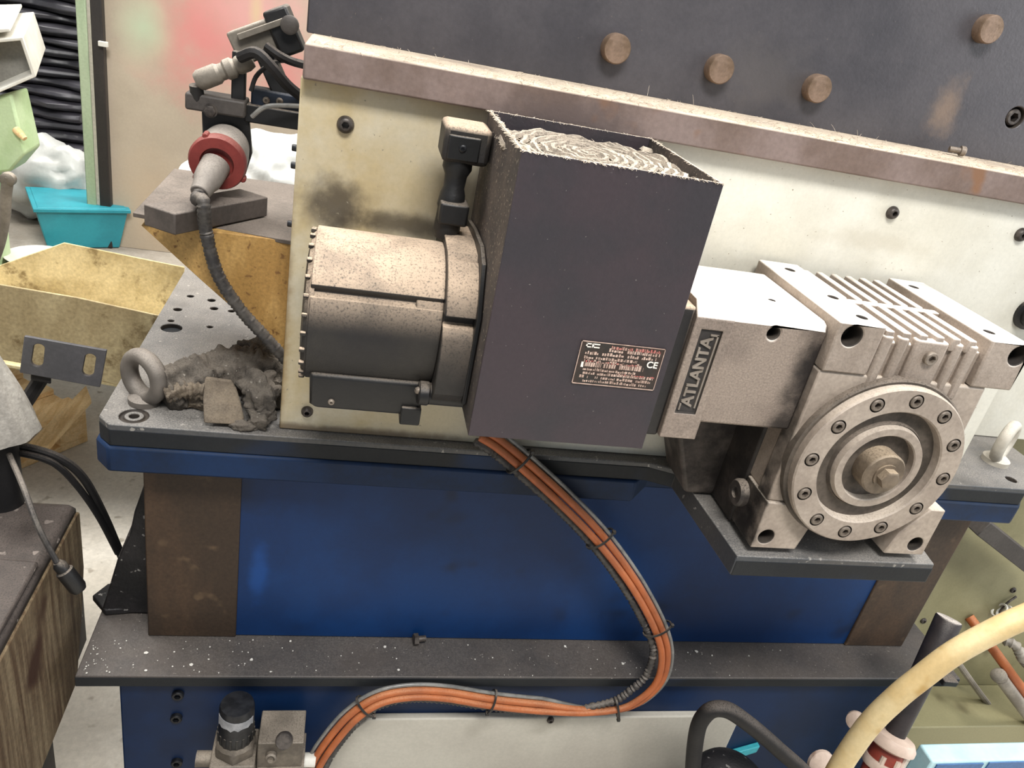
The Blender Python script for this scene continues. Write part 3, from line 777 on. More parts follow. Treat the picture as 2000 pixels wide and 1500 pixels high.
mat('post_green', '#93a384', '#a6b296', 12.0, rough=0.6, fine=0.08, stretch=(1, 1, 0.2))
mat('post_pale', '#b9b4a6', '#a19a8b', 12.0, rough=0.6, stretch=(1, 1, 0.2))
mat('post_dark', '#292523', '#3a332e', 12.0, rough=0.5, stretch=(1, 1, 0.2))
mat('sheet_black', '#36353a', '#424047', 8.0, rough=0.42, spec=0.5, fine=0.08)
mat('film_white', '#c6c6c1', '#b3b4b0', 12.0, rough=0.35, spec=0.5, fine=0.03, bump=0.2, bscale=60)
mat('crate_teal', '#2d8f9c', '#277f8c', 6.0, rough=0.45, fine=0.04, bump=0.03)
mat('trough_paint', '#a8966c', '#cdbd94', 6.0, rough=0.65, fine=0.15, sdet=7.0, spots=('#7d6b48', 13.0, 0.54, 0.66), bump=0.15)
mat('trough_outer', '#95835f', '#b5a47d', 6.0, rough=0.65, fine=0.18, stretch=(1, 1, 0.35), sdet=7.0, spots=('#6f5c3c', 12.0, 0.54, 0.68), bump=0.15)
mat('wood', '#e3c594', '#d2ae7a', 10.0, rough=0.8, fine=0.12, stretch=(6, 0.7, 6))
mat('bracket_grey', '#4b4a4c', '#555355', 10.0, rough=0.45, metal=0.1, fine=0.08)
mat('cloth_grey', '#a9a49b', '#8e8981', 20.0, rough=0.9, fine=0.15, stretch=(1, 1, 0.3), bump=0.5)
mat('tank_dark', '#2f2926', '#262220', 6.0, rough=0.5, spec=0.4, fine=0.1, spots=('#8a8078', 50.0, 0.66, 0.72), dust='#6f645d', dust_amt=0.6)
mat('tank_rust', '#4f3b28', '#85745a', 6.0, rough=0.7, fine=0.25, stretch=(14, 14, 0.7), lo=0.3, hi=0.72, spots=('#3c2416', 9.0, 0.54, 0.72))
mat('wedge_yellow', '#94713c', '#ad8a52', 14.0, rough=0.65, fine=0.22, fscale=220, stretch=(1, 1, 0.4), spots=('#6e4e29', 110.0, 0.60, 0.74))
mat('wedge_top', '#453e38', '#544b44', 14.0, rough=0.6, fine=0.2, dust='#7d736a', dust_amt=0.7)
mat('bar_steel', '#46403c', '#544c47', 14.0, rough=0.55, metal=0.2, fine=0.15, dust='#80766d', dust_amt=0.8)
mat('cee_red', '#7c302b', '#6d2824', 14.0, rough=0.5, fine=0.08, dust='#a0776c', dust_amt=0.4)
mat('cee_grey', '#78716a', '#655f59', 14.0, rough=0.55, fine=0.1, dust='#aba298', dust_amt=0.7)
mat('sensor_grey', '#736c62', '#5f5950', 14.0, rough=0.55, fine=0.12, dust='#b5aa9c', dust_amt=0.8)
mat('dark_blue_box', '#1b2433', '#232b38', 14.0, rough=0.45, fine=0.1, dust='#7e7b78', dust_amt=0.4)
mat('green_paint', '#9fb886', '#b3c69d', 6.0, rough=0.5, fine=0.05)
mat('bench_top', '#9a9389', '#857d72', 6.0, rough=0.6, fine=0.1, spots=('#5e564c', 14.0, 0.6, 0.75))
mat('white_metal', '#d9d6cd', '#c5c1b6', 8.0, rough=0.5, fine=0.04)
mat('grey_inside', '#8b8880', '#7a776f', 8.0, rough=0.6)
mat('olive_paint', '#8d8766', '#7d7757', 3.0, rough=0.55, fine=0.05, spots=('#5f573e', 9.0, 0.62, 0.8), bump=0.05)
mat('beam_dark', '#3a3532', '#45403c', 10.0, rough=0.6, fine=0.12)
mat('hose_cream', '#c2a877', '#cbb68a', 14.0, rough=0.5, fine=0.06, bump=0.05, spots=('#b08f55', 22.0, 0.6, 0.75))
mat('fit_beige', '#c9b5a6', '#b7a293', 12.0, rough=0.5, fine=0.06, spots=('#8a6f60', 30.0, 0.62, 0.75))
mat('fit_red', '#8e3a2c', '#7a3226', 12.0, rough=0.5, fine=0.06)
mat('pole_black', '#262223', '#332d2d', 14.0, rough=0.55, fine=0.12, dust='#d5cbc1', dust_amt=1.2, dust_lo=0.5)
mat('cyan_box', '#a9cfd6', '#bcd9dd', 6.0, rough=0.45, fine=0.04)
mat('blue_label', '#3f628f', '#4b6e9a', 10.0, rough=0.5)
mat('pipe_grey', '#8b8479', '#6f685e', 14.0, rough=0.45, metal=0.2, fine=0.1, dust='#bdb4a8', dust_amt=0.6)
mat('reg_grey', '#70675c', '#554e46', 16.0, rough=0.5, metal=0.2, fine=0.15, dust='#a89c8c', dust_amt=0.5)
mat('label_grey', '#9a9a9c', '#7f8083', 30.0, rough=0.5)
mat('cyan_bright', '#3fa9b5', rough=0.4)

# ------------------------------------------------------------------ black guard at the left end of the base
b = NB()
P = [(-0.1986, 0.0750, -0.1505), (-0.2191, 0.0750, -0.2216), (-0.2265, 0.0750, -0.2633), (-0.2468, 0.0750, -0.3177), (-0.2635, 0.0750, -0.3849)]
prof = [(-0.1925, P[0][2] + 0.06), (P[0][0], P[0][2])] + [(p[0], p[2]) for p in P[1:]] + [(-0.277, LZ + 0.004), (-0.1925, LZ + 0.004)]
prism(b, prof, 'y', 0.074, 0.25)
g = tag(obj('side_guard', b, 'black_oily', None, 0.003), 'black oily sloping side guard left of the brown strip', 'guard')
b = NB(); slab(b, [Vector((-0.2989, 0.1038, -0.4280)), Vector((-0.2694, 0.0694, -0.4280)), Vector((-0.2016, 0.0800, -0.4280)), Vector((-0.2204, 0.1632, -0.4280)), Vector((-0.2826, 0.1337, -0.4280))], 0.012)
obj('guard_flap', b, 'black_oily', g, 0.002)

# ------------------------------------------------------------------ eyebolts
def eyebolt(loc, nrm, R, r, m, label):
    e = thing('eyebolt', label, 'eyebolt', loc, 'lifting eyebolts screwed into the table')
    l = Vector(loc)
    bm = NB(); lathe(bm, [(R * 0.72, 0), (R * 0.72, R * 0.28), (R * 0.62, R * 0.36), (R * 0.4, R * 0.5)], l, (0, 0, 1), 28); obj('collar', bm, m, e)
    bm = NB(); c = l + Vector((0, 0, R * 1.35)); n = Vector(nrm).normalized(); u = n.cross(Vector((0, 0, 1))).normalized()
    rs = []
    for k in range(36):
        a = 2 * math.pi * k / 36
        er = u * math.cos(a) + Vector((0, 0, 1)) * math.sin(a)
        rs.append([c + er * (R + math.cos(t) * r) + n * (math.sin(t) * r * 1.1) for t in [2 * math.pi * i / 12 for i in range(12)]])
    rings(bm, rs, closed=True); obj('ring', bm, m, e)
eyebolt((-0.1918, 0.0473, 0.0000), (-0.62, -0.78, 0), 0.031, 0.0115, 'eyebolt', 'grey steel lifting eyebolt beside the rag on the left table corner')
eyebolt((1.3181, 0.0714, 0.0000), (0.55, -0.83, 0), 0.034, 0.010, 'eyebolt_pale', 'pale dusty lifting eyebolt on the table right of the gearbox')

# ------------------------------------------------------------------ rag on the table
rag = thing('rag', 'crumpled dirty grey rag lying on the table beside eyebolt', 'rag', (-0.0826, 0.1062, 0.0000))
def lump(bm, pts, rad, seg=44, amp=0.006, sc=45, flat=0.0):
    C = spline(pts, 0.0022)
    n = len(C); tg = (C[1] - C[0]).normalized(); u, v, w = frame(tg); rs = []
    for i, c in enumerate(C):
        t2 = (C[min(i+1, n-1)] - C[max(i-1, 0)]).normalized(); q = tg.rotation_difference(t2); u = q @ u; v = q @ v; tg = t2
        t = i / (n - 1); rr = rad(t) if callable(rad) else rad
        ring = []
        for k in range(seg):
            a = 2 * math.pi * k / seg
            d = u * math.cos(a) + v * math.sin(a)
            p = c + d * rr
            p += d * (fuzz_noise(p, sc, amp) + (abs(fuzz_noise(p, sc * 2.2, amp * 1.1)) - amp * 0.3) + fuzz_noise(p, sc * 6, amp * 0.25) + 0.3 * amp * math.sin(a * 5 + t * 9))
            p.z = max(p.z, 0.0008)
            ring.append(p)
        rs.append(ring)
    rings(bm, rs)
    return bm
b = NB(); lump(b, [(-0.1656, 0.0397, 0.0280), (-0.1279, 0.0678, 0.0320), (-0.0829, 0.1023, 0.0360), (-0.0296, 0.0948, 0.0340), (0.0010, 0.0507, 0.0300)], lambda t: 0.036 - 0.012 * abs(t - 0.5) + 0.003 * math.sin(t * 30), amp=0.010, sc=38)
obj('rolled_cloth', b, 'rag_cloth', rag, ang=75)
b = NB(); lump(b, [(-0.0750, 0.1547, 0.0300), (-0.0476, 0.1488, 0.0450), (-0.0171, 0.1193, 0.0360)], 0.022, amp=0.012, sc=50)
obj('cloth_fold', b, 'rag_cloth', rag, ang=75)
b = NB(); lump(b, [(-0.0395, 0.0463, 0.0500), (-0.0275, 0.0200, 0.0400), (-0.0254, 0.0095, 0.0180), (-0.0311, -0.0103, 0.0070)], lambda t: 0.027 - 0.016 * t, amp=0.010, sc=45)
obj('hanging_corner', b, 'rag_cloth', rag, ang=75)
b = NB(); lump(b, [(-0.0655, -0.0025, 0.0060), (-0.0450, -0.0107, 0.0060), (-0.0284, -0.0026, 0.0060)], 0.0075, amp=0.003, sc=80)
obj('cloth_tip', b, 'rag_cloth', rag, ang=75)
# folded strap standing in front of the roll
st = thing('webbing_strap', 'beige folded webbing strap sticking out of the grey rag', 'strap', (-0.0752, 0.0074, 0.0000))
b = NB(); 
rs = []
for px_, (p0, p1) in enumerate((((-0.1077, 0.0395, 0.0550), (-0.0715, 0.0298, 0.0580)), ((-0.1087, 0.0296, 0.0460), (-0.0638, 0.0268, 0.0470)), ((-0.1064, 0.0130, 0.0320), (-0.0560, 0.0142, 0.0320)), ((-0.1028, -0.0029, 0.0180), (-0.0495, -0.0001, 0.0180)), ((-0.1011, -0.0084, 0.0080), (-0.0470, -0.0059, 0.0080)))):
    p0, p1 = Vector(p0), Vector(p1)
    p0.y -= 0.004; p1.y -= 0.004
    rs.append([p0, p1, p1 + Vector((0, 0.006, 0)), p0 + Vector((0, 0.006, 0))])
rings(b, rs); obj('strap_end', b, 'strap_cloth', st, 0.0028)
b = NB(); lump(b, [(-0.1490, 0.0487, 0.0120), (-0.1233, 0.0424, 0.0120), (-0.0939, 0.0353, 0.0120)], 0.012, amp=0.004, sc=70); obj('strap_coil', b, 'strap_cloth', st)
b = NB(); lump(b, [(-0.1585, 0.0193, 0.0300), (-0.1441, 0.0251, 0.0340), (-0.1265, 0.0293, 0.0360), (-0.1070, 0.0282, 0.0360)], lambda t: 0.011 + 0.002 * math.sin(t * 40), amp=0.003, sc=90); obj('strap_band', b, 'strap_cloth', st, ang=75)

# ------------------------------------------------------------------ cable bundle of the motor
path = [(0.2901, -0.0300, 0.0372), (0.3164, -0.0360, 0.0253), (0.3589, -0.0420, -0.0031), (0.4346, -0.0460, -0.0619), (0.5141, -0.0500, -0.1325), (0.5944, -0.0580, -0.2204), (0.6586, -0.0700, -0.3077), (0.6852, -0.0800, -0.3674), (0.6856, -0.0840, -0.4312), (0.6454, -0.0840, -0.4844),
        (0.5763, -0.0800, -0.5007), (0.4890, -0.0750, -0.4966), (0.3932, -0.0720, -0.4863), (0.3081, -0.0720, -0.4679), (0.2453, -0.0740, -0.4628), (0.1943, -0.0780, -0.4729), (0.1548, -0.0840, -0.5054), (0.1236, -0.0900, -0.5575), (0.1023, -0.0940, -0.6137), (0.0885, -0.0960, -0.6901), (0.0825, -0.0960, -0.8218)]
CP = spline(path, 0.004)
NP = []
for i in range(len(CP)):
    t = (CP[min(i+1, len(CP)-1)] - CP[max(i-1, 0)]).normalized()
    NP.append(Vector((-t.z, 0, t.x)).normalized())
sgn = []
for i, c in enumerate(CP):
    f = i / (len(CP) - 1)
    k = (f - 0.50) / 0.06
    sgn.append(-1.0 if k < -1 else (1.0 if k > 1 else k))
def strand_cable(name, m, r, off, dy, label, cat, group=None, ridge=None, wob=0.0, sag=None):
    pts = []
    n = len(CP)
    for i, c in enumerate(CP):
        f = i / (n - 1)
        s = -sgn[i]
        p = c + NP[i] * (off * s + wob * math.sin(f * 23 + off * 900)) + Vector((0, dy, 0))
        if sag and sag[0] < f < sag[1]:
            p += NP[i] * (-sag[2] * math.sin(math.pi * (f - sag[0]) / (sag[1] - sag[0])))
        pts.append(p)
    bm = NB(); tube(bm, pts, r, 10, raw=True, ridge=ridge)
    return tag(obj(name, bm, m, None, ang=60), label, cat, group)
strand_cable('motor_cable', 'orange_cable', 0.0064, 0.0062, 0.0, 'orange motor cable, outer of the two in the bundle', 'cable', 'orange motor cables')
strand_cable('motor_cable', 'orange_cable', 0.0060, -0.0054, -0.005, 'orange motor cable, inner one beside the black conduit', 'cable', 'orange motor cables', wob=0.001)
strand_cable('corrugated_conduit', 'dark_conduit', 0.0062, -0.0176, 0.003, 'thin black corrugated conduit tied along the orange cables', 'conduit', ridge=(0.008, 0.0022), sag=(0.36, 0.52, 0.012))
strand_cable('air_tube', 'clear_tube', 0.0034, 0.0160, 0.004, 'thin grey translucent air tube along the orange bundle', 'tube', sag=(0.36, 0.5, -0.002))
k = 0
for px_ in ((0.3587, -0.0450, 0.0035), (0.5141, -0.0500, -0.1325), (0.6608, -0.0700, -0.3053), (0.6276, -0.0840, -0.4923), (0.3951, -0.0720, -0.4863), (0.1719, -0.0820, -0.4879)):
    q = Vector(px_)
    i = min(range(len(CP)), key=lambda j: (CP[j] - q).length)
    t = (CP[min(i+1, len(CP)-1)] - CP[i-1]).normalized()
    bm = NB(); rs = []
    nn, yy = NP[i], Vector((0, 1, 0))
    for j in range(28):
        a = 2 * math.pi * j / 28
        er = nn * (math.cos(a) * 0.0245) + yy * (math.sin(a) * 0.0132)
        rs.append([CP[i] + er * s + t * w for s, w in ((1.0, -0.0018), (1.1, -0.0018), (1.1, 0.0018), (1.0, 0.0018))])
    rings(bm, rs, closed=True)
    o = obj('cable_tie', bm, 'black_plastic')
    bb = NB(); h0 = CP[i] + nn * 0.0255 + Vector((0, -0.004, 0)); box(bb, h0.x - 0.003, h0.x + 0.003, h0.y - 0.004, h0.y + 0.002, h0.z - 0.003, h0.z + 0.003)
    obj('tie_head', bb, 'black_plastic', o, 0.0008)
    tag(o, ('black cable tie on the orange bundle just below the fan housing', 'black cable tie on the orange bundle halfway down the blue panel', 'black cable tie on the orange bundle just above the ledge edge',
            'black cable tie at the lowest bend of the orange bundle', 'black cable tie on the orange bundle midway under the ledge', 'black cable tie on the orange bundle nearest the regulator')[k], 'cable tie', 'cable ties round the orange bundle')
    k += 1

# ------------------------------------------------------------------ air regulator
reg = thing('air_regulator', 'grey air pressure regulator with black knob under the ledge', 'regulator', (0.0011, -0.0800, -0.6266))
kc = Vector((-0.0309, -0.1050, -0.5234))
b = NB(); lathe(b, [(0.022, -0.01), (0.0275, 0.0), (0.028, 0.022), (0.027, 0.03), (0.027, 0.068), (0.025, 0.074), (0.012, 0.075)], kc, (0, 0, 1), 40)
obj('knob', b, 'bolt_black', reg)
for j in range(18):
    a = 2 * math.pi * j / 18
    c = kc + Vector((math.cos(a) * 0.0275, math.sin(a) * 0.0275, 0.011))
    if j == 0:
        r0 = obj('knob_rib', box(NB(), -0.0015, 0.0015, -0.002, 0.002, -0.010, 0.010), 'black_plastic', reg, 0.0005); r0.matrix_basis = Matrix.Translation(c) @ Matrix.Rotation(a, 4, 'Z')
    else:
        inst(r0, reg, Matrix.Translation(c) @ Matrix.Rotation(a, 4, 'Z'))
b = NB()
rs = []
for j in range(13):
    a = math.radians(-160 + j * 140 / 12)
    lo = 0.040 + 0.006 * abs(math.sin(j * 1.3)); hi = 0.064 - 0.006 * (j / 12)
    d = Vector((math.cos(a), math.sin(a), 0))
    rs.append([kc + d * 0.0272 + Vector((0, 0, lo)), kc + d * 0.0278 + Vector((0, 0, lo)), kc + d * 0.0278 + Vector((0, 0, hi)), kc + d * 0.0272 + Vector((0, 0, hi))])
rings(b, rs); obj('knob_label', b, 'label_grey', reg, label='torn silver label on the knob')
b = NB(); lathe(b, [(hexr(0.033), -0.03), (hexr(0.034), -0.012), (0.031, -0.009), (0.028, -0.004), (0.02, -0.003)], kc, (0, 0, 1), 36); obj('collar_nut', b, 'reg_grey', reg)
z0 = kc.z - 0.03
b = NB(); box(b, kc.x - 0.036, kc.x + 0.034, -0.14, -0.066, z0 - 0.014, z0 - 0.002); obj('upper_body', b, 'reg_grey', reg, 0.003)
b = NB(); box(b, kc.x - 0.034, kc.x + 0.033, -0.137, -0.068, z0 - 0.026, z0 - 0.013); obj('seal_gap', b, 'black_plastic', reg)
b = NB(); box(b, kc.x - 0.037, kc.x + 0.035, -0.142, -0.064, z0 - 0.12, z0 - 0.025); obj('lower_body', b, 'reg_grey', reg, 0.003)
vx0, vx1 = 0.0049, 0.0771
vz = -0.5188
b = NB(); box(b, vx0, vx1, -0.125, -0.06, vz - 0.16, vz); v = obj('valve_block', b, 'reg_grey', reg, 0.002)
b = NB(); lathe(b, [(0.009, 0), (0.009, 0.016), (0.0135, 0.016), (0.0135, 0.026), (0.012, 0.028)], Vector((0.0462, -0.1250, -0.5043)) , (0.0, -0.75, 0.6), 24); obj('push_button', b, 'bolt_dark', v)
b = NB(); lathe(b, [(0.009, 0), (0.009, 0.012), (0.006, 0.014), (0.004, 0.008)], Vector((0.0275, -0.1250, -0.5461)), (0, -1, 0.4), 20); obj('set_screw', b, 'reg_grey', v)
b = NB(); box(b, vx0 + 0.002, vx1 + 0.004, -0.13, -0.06, vz - 0.063, vz - 0.058); obj('valve_lip', b, 'reg_grey', v, 0.001)
b = NB(); cyl(b, Vector((-0.0926, -0.1000, -0.5860)), Vector((-0.0630, -0.1000, -0.5869)), 0.013, seg=20); obj('inlet_fitting', b, 'reg_grey', reg)
b = NB(); cyl(b, Vector((0.0809, -0.0950, -0.6009)), Vector((0.0998, -0.0950, -0.6016)), 0.012, seg=20); obj('outlet_fitting', b, 'white_metal', reg)

# ------------------------------------------------------------------ wedge bracket behind the plate, bar on it
wz = 0.268
wd = thing('wedge_bracket', 'yellow-brown stained wedge bracket behind the cream plate left edge', 'bracket', (-0.06, 0.15, 0.1))
A = (-0.2036, 0.1000, 0.2469); B = (-0.1180, 0.0500, 0.2679); Cc = (-0.003, 0.05, wz); Dd = (-0.003, 0.05, 0.0980)
E1 = (-0.1175, 0.0500, 0.1972)
b = NB()
f1 = [b.verts.new(p) for p in (A, B, Cc, Dd, E1)]
bk = [b.verts.new(p) for p in ((A[0], 0.33, A[2]), (B[0], 0.33, B[2]), (Cc[0], 0.33, Cc[2]), (Dd[0], 0.33, Dd[2]), (E1[0], 0.33, E1[2]))]
b.faces.new((f1[0], f1[1], f1[4])); b.faces.new((f1[1], f1[2], f1[3], f1[4]))
for i in range(5):
    j = (i + 1) % 5
    b.faces.new((f1[i], bk[i], bk[j], f1[j]))
b.faces.new(bk[::-1])
obj('gusset', b, 'wedge_yellow', wd, 0.001)
b = NB(); hexa(b, [(A[0] - 0.006, 0.085, wz - 0.006), (-0.002, 0.046, wz - 0.004), (-0.002, 0.34, wz - 0.004), (A[0] - 0.006, 0.34, wz - 0.006), (A[0] - 0.006, 0.085, wz), (-0.002, 0.046, wz + 0.002), (-0.002, 0.34, wz + 0.002), (A[0] - 0.006, 0.34, wz)])
obj('top_flange', b, 'wedge_top', wd, 0.001)
bz = wz + 0.003
a_, b_, c_ = Vector((-0.1831, 0.0306, 0.2990)), Vector((-0.1411, 0.0056, 0.2990)), Vector((-0.0432, 0.1393, 0.2990))
d_ = a_ + c_ - b_ 
b = NB(); hexa(b, [Vector((q.x, q.y, bz)) for q in (b_, c_, d_, a_)] + [Vector((q.x, q.y, 0.299)) for q in (b_, c_, d_, a_)])
tag(obj('flat_bar', b, 'bar_steel', None, 0.002), 'dark flat steel bar lying on the wedge bracket under the red plug', 'steel bar')
# ------------------------------------------------------------------ red plug and socket on its bracket
pc = Vector((-0.1058, 0.1100, 0.3488)); ax = Vector((-0.02, -0.97, -0.13)).normalized()
br = thing('socket_bracket', 'black steel bracket with round socket behind the red plug', 'bracket', (-0.06, 0.16, wz))
b = NB(); prism(b, [(-0.1345, 0.3192), (-0.1386, 0.4065), (-0.0773, 0.4093), (-0.0705, 0.3507), (-0.0791, 0.3167)], 'y', 0.165, 0.175)
obj('back_plate', b, 'black_plastic', br, 0.002)
z1 = 0.4116
b = NB(); box(b, -0.1560, -0.0790, 0.145, 0.19, z1 - 0.011, z1 + 0.011); obj('cross_bar', b, 'beam_dark', br, 0.003)
b = NB(); box(b, -0.0996, -0.0815, 0.158, 0.172, z1, 0.4831); obj('post', b, 'black_plastic', br, 0.002)
b = NB(); box(b, -0.0813, 0.02, 0.16, 0.185, z1 - 0.018, z1 + 0.006); obj('arm', b, 'black_plastic', br, 0.002)
bolt('hex', 0.0075, 0.006, 'bolt_dark', (-0.1234, 0.1450, 0.4042), (0,-1,0), br)
b = NB(); lathe(b, [(0.031, -0.055), (0.034, -0.03), (0.036, 0.0)], pc, ax, 36); obj('socket_body', b, 'cee_grey', br)
plg = thing('red_plug', 'round red industrial plug with grey cable gland', 'plug', pc)
b = NB(); lathe(b, [(0.0365, 0.001), (0.0372, 0.012), (0.035, 0.017), (0.022, 0.018), (0.02, 0.012)], pc, ax, 40); obj('plug_ring', b, 'cee_red', plg, ang=30)
b = NB()
gx = Vector((-0.20, -0.80, -0.48)).normalized()
lathe(b, [(0.019, 0), (0.0185, 0.02), (0.0175, 0.032), (0.0145, 0.040), (0.0125, 0.055), (0.0115, 0.056)], pc + ax * 0.012 + Vector((-0.002, 0, -0.003)), gx, 28); obj('cable_gland', b, 'cee_grey', plg)
for k_, ang_ in enumerate((0.4, 2.3, 4.2)):
    u_, v_, w_ = frame(ax)
    bm = NB(); c = pc + ax * 0.008 + (u_ * math.cos(ang_) + v_ * math.sin(ang_)) * 0.037
    lathe(bm, [(0.004, -0.006), (0.0045, 0.004), (0.003, 0.006)], c, ax, 10); obj('lug', bm, 'cee_red', plg)
ge = pc + ax * 0.012 + gx * 0.05
b = NB(); tube(b, [ge, ge + gx * 0.02, Vector((-0.1083, 0.0100, 0.3176)), Vector((-0.1058, 0.0150, 0.2798)), Vector((-0.0913, 0.0200, 0.2206)), Vector((-0.0615, 0.0250, 0.1706)), Vector((-0.0267, 0.0300, 0.1296)), Vector((0.0026, 0.0350, 0.0939))], 0.0082, 12, 0.0025, ridge=(0.006, 0.0014))
tag(obj('plug_conduit', b, 'dark_conduit', None, ang=60), 'dark corrugated conduit curving from the red plug down the wedge bracket', 'conduit')
# gripper-like sensor unit above
sen = thing('sensor_unit', 'grey tilted sensor box with black head left of the dark plate', 'sensor', (-0.0550, 0.1700, 0.4292))
def obox(bm, c, u, v, w, a, b_, c_):
    u, v, w = [Vector(q).normalized() for q in (u, v, w)]
    c = Vector(c)
    pts = []
    for sz in (-1, 1):
        for su, sv in ((-1, -1), (1, -1), (1, 1), (-1, 1)):
            pts.append(c + u * (su * a) + v * (sv * b_) + w * (sz * c_))
    return hexa(bm, pts)
tilt = Vector((0.88, 0.0, 0.47)); tn = Vector((-0.47, 0, 0.88)); fy = Vector((0, 1, 0))
b = NB(); obox(b, (-0.0693, 0.2000, 0.4980), tilt, fy, tn, 0.036, 0.02, 0.022); obj('sensor_box', b, 'sensor_grey', sen, 0.003)
b = NB(); obox(b, (-0.0645, 0.1750, 0.5149), tilt, fy, tn, 0.034, 0.004, 0.004); obj('box_lid', b, 'sensor_grey', sen, 0.001)
b = NB(); obox(b, (-0.0371, 0.2000, 0.5155), tilt, fy, tn, 0.017, 0.024, 0.030); obj('sensor_head', b, 'black_plastic', sen, 0.004)
b = NB(); lathe(b, [(0.010, 0), (0.012, 0.004), (0.012, 0.012), (0.009, 0.014)], (-0.0289, 0.1760, 0.5264), (0, -1, 0), 20); obj('head_knob', b, 'beam_dark', sen)
b = NB(); obox(b, (-0.0407, 0.1900, 0.4459), tilt, fy, tn, 0.012, 0.016, 0.05); obj('mount_arm', b, 'black_plastic', sen, 0.003)
b = NB(); box(b, -0.0754, 0.03, 0.17, 0.20, 0.4134, 0.4384); obj('valve_body', b, 'dark_blue_box', sen, 0.003)
b = NB(); box(b, -0.0635, -0.0178, 0.165, 0.20, 0.3924, 0.4118); obj('lower_valve', b, 'black_plastic', sen, 0.006)
bolt('button', 0.005, 0.003, 'bolt_grey', (-0.0548, 0.1700, 0.4252), (0,-1,0), sen); bolt('button', 0.005, 0.003, 'bolt_grey', (-0.0371, 0.1700, 0.4268), (0,-1,0), sen)
b = NB(); lathe(b, [(0.010, 0), (0.0135, 0.006), (0.0135, 0.03), (0.011, 0.034), (0.011, 0.04), (0.0135, 0.043), (0.0135, 0.052), (0.010, 0.056), (0.012, 0.06), (0.012, 0.072), (0.009, 0.08)], (-0.1426, 0.1500, 0.4371), (0.86, 0.1, 0.48), 20); 
rc = tag(obj('round_connector', b, 'sensor_grey', None, ang=30), 'grey ribbed round connector resting on the black bracket bar', 'connector')
b = NB(); lathe(b, [(0.009, 0), (0.009, 0.02)], (-0.1426, 0.1500, 0.4332), (0.1, 0.2, -1), 16); obj('connector_foot', b, 'black_plastic', rc)
for pts, r, lb in ((((-0.0873, 0.1400, 0.4785), (-0.0660, 0.1300, 0.4889), (-0.0462, 0.1300, 0.4753), (-0.0265, 0.1400, 0.4549), (-0.0069, 0.1600, 0.4388)), 0.0075, 'thick black cable from the round connector to behind the cream plate'),
                   (((-0.0573, 0.1650, 0.4954), (-0.0399, 0.1600, 0.4873), (-0.0238, 0.1700, 0.4813), (-0.0045, 0.1900, 0.4772)), 0.006, 'black cable below the grey sensor box'),
                   (((-0.0730, 0.1500, 0.4371), (-0.0672, 0.1500, 0.4565), (-0.0546, 0.1500, 0.4716), (-0.0428, 0.1600, 0.4791), (-0.0213, 0.1800, 0.4820)), 0.003, 'thin black cable arching over the dark valve'),
                   (((-0.0694, 0.1400, 0.4059), (-0.0541, 0.1350, 0.4212), (-0.0349, 0.1400, 0.4263), (0.0013, 0.1500, 0.4294)), 0.0032, 'thin grey cable in front of the dark valve')):
    b = NB(); tube(b, list(pts), r, 8, 0.005); tag(obj('sensor_cable', b, 'black_rubber' if 'grey cable' not in lb else 'clear_tube'), lb, 'cable', 'sensor cables')

# ------------------------------------------------------------------ white film behind the plug
def crumple(bm, p00, p10, p11, p01, n, amp, sc, thick=0.002):
    p00, p10, p11, p01 = [Vector(q) for q in (p00, p10, p11, p01)]
    nrm = (p10 - p00).cross(p01 - p00).normalized()
    g = {}
    for s_ in (0, 1):
        for i in range(n + 1):
            for j in range(n + 1):
                u, v = i / n, j / n
                p = (p00 * (1-u) + p10 * u) * (1-v) + (p01 * (1-u) + p11 * u) * v
                q = p + nrm * (fuzz_noise(p, sc, amp) + fuzz_noise(p * 2.3, sc, amp * 0.5) - s_ * thick)
                g[s_, i, j] = bm.verts.new(q)
    for i in range(n):
        for j in range(n):
            bm.faces.new((g[0,i,j], g[0,i+1,j], g[0,i+1,j+1], g[0,i,j+1]))
            bm.faces.new((g[1,i,j], g[1,i,j+1], g[1,i+1,j+1], g[1,i+1,j]))
    for i in range(n):
        bm.faces.new((g[0,i,0], g[1,i,0], g[1,i+1,0], g[0,i+1,0])); bm.faces.new((g[0,i,n], g[0,i+1,n], g[1,i+1,n], g[1,i,n]))
        bm.faces.new((g[0,0,i], g[0,0,i+1], g[1,0,i+1], g[1,0,i])); bm.faces.new((g[0,n,i], g[1,n,i], g[1,n,i+1], g[0,n,i+1]))
    return bm
b = NB(); crumple(b, (-0.2461, 0.3600, 0.1969), (-0.0095, 0.3600, 0.2563), (-0.0081, 0.4600, 0.3318), (-0.1837, 0.4600, 0.3098), 26, 0.016, 16)
tag(obj('plastic_film', b, 'film_white'), 'crumpled white plastic film behind the red plug', 'plastic film')

# ------------------------------------------------------------------ background left: bench, partition, stack, crate
bz = -0.2343
bench = thing('workbench', 'grimy grey workbench behind the machine on the left', 'workbench', (-0.8, 1.6, FZ))
b = NB(); box(b, -1.9, 0.25, 1.02, 2.1, bz - 0.05, bz); obj('bench_top', b, 'bench_top', bench, 0.004)
for x, y in ((-1.8, 1.1), (0.15, 1.1), (-1.8, 2.0), (0.15, 2.0)):
    b = NB(); box(b, x - 0.03, x + 0.03, y - 0.03, y + 0.03, FZ, bz - 0.05); obj('leg', b, 'beam_dark', bench, 0.003)
par = thing('partition_screen', 'beige partition panel with blurred red and green patches', 'partition', (-0.2, 1.32, bz))
x0 = -0.5709
b = NB(); box(b, x0, 0.35, 1.305, 1.325, bz + 0.001, 1.15); obj('panel', b, 'partition', par)
b = NB(); box(b, -0.5950, x0 + 0.003, 1.28, 1.33, bz + 0.001, 1.15); obj('frame_post', b, 'post_dark', par, 0.003)
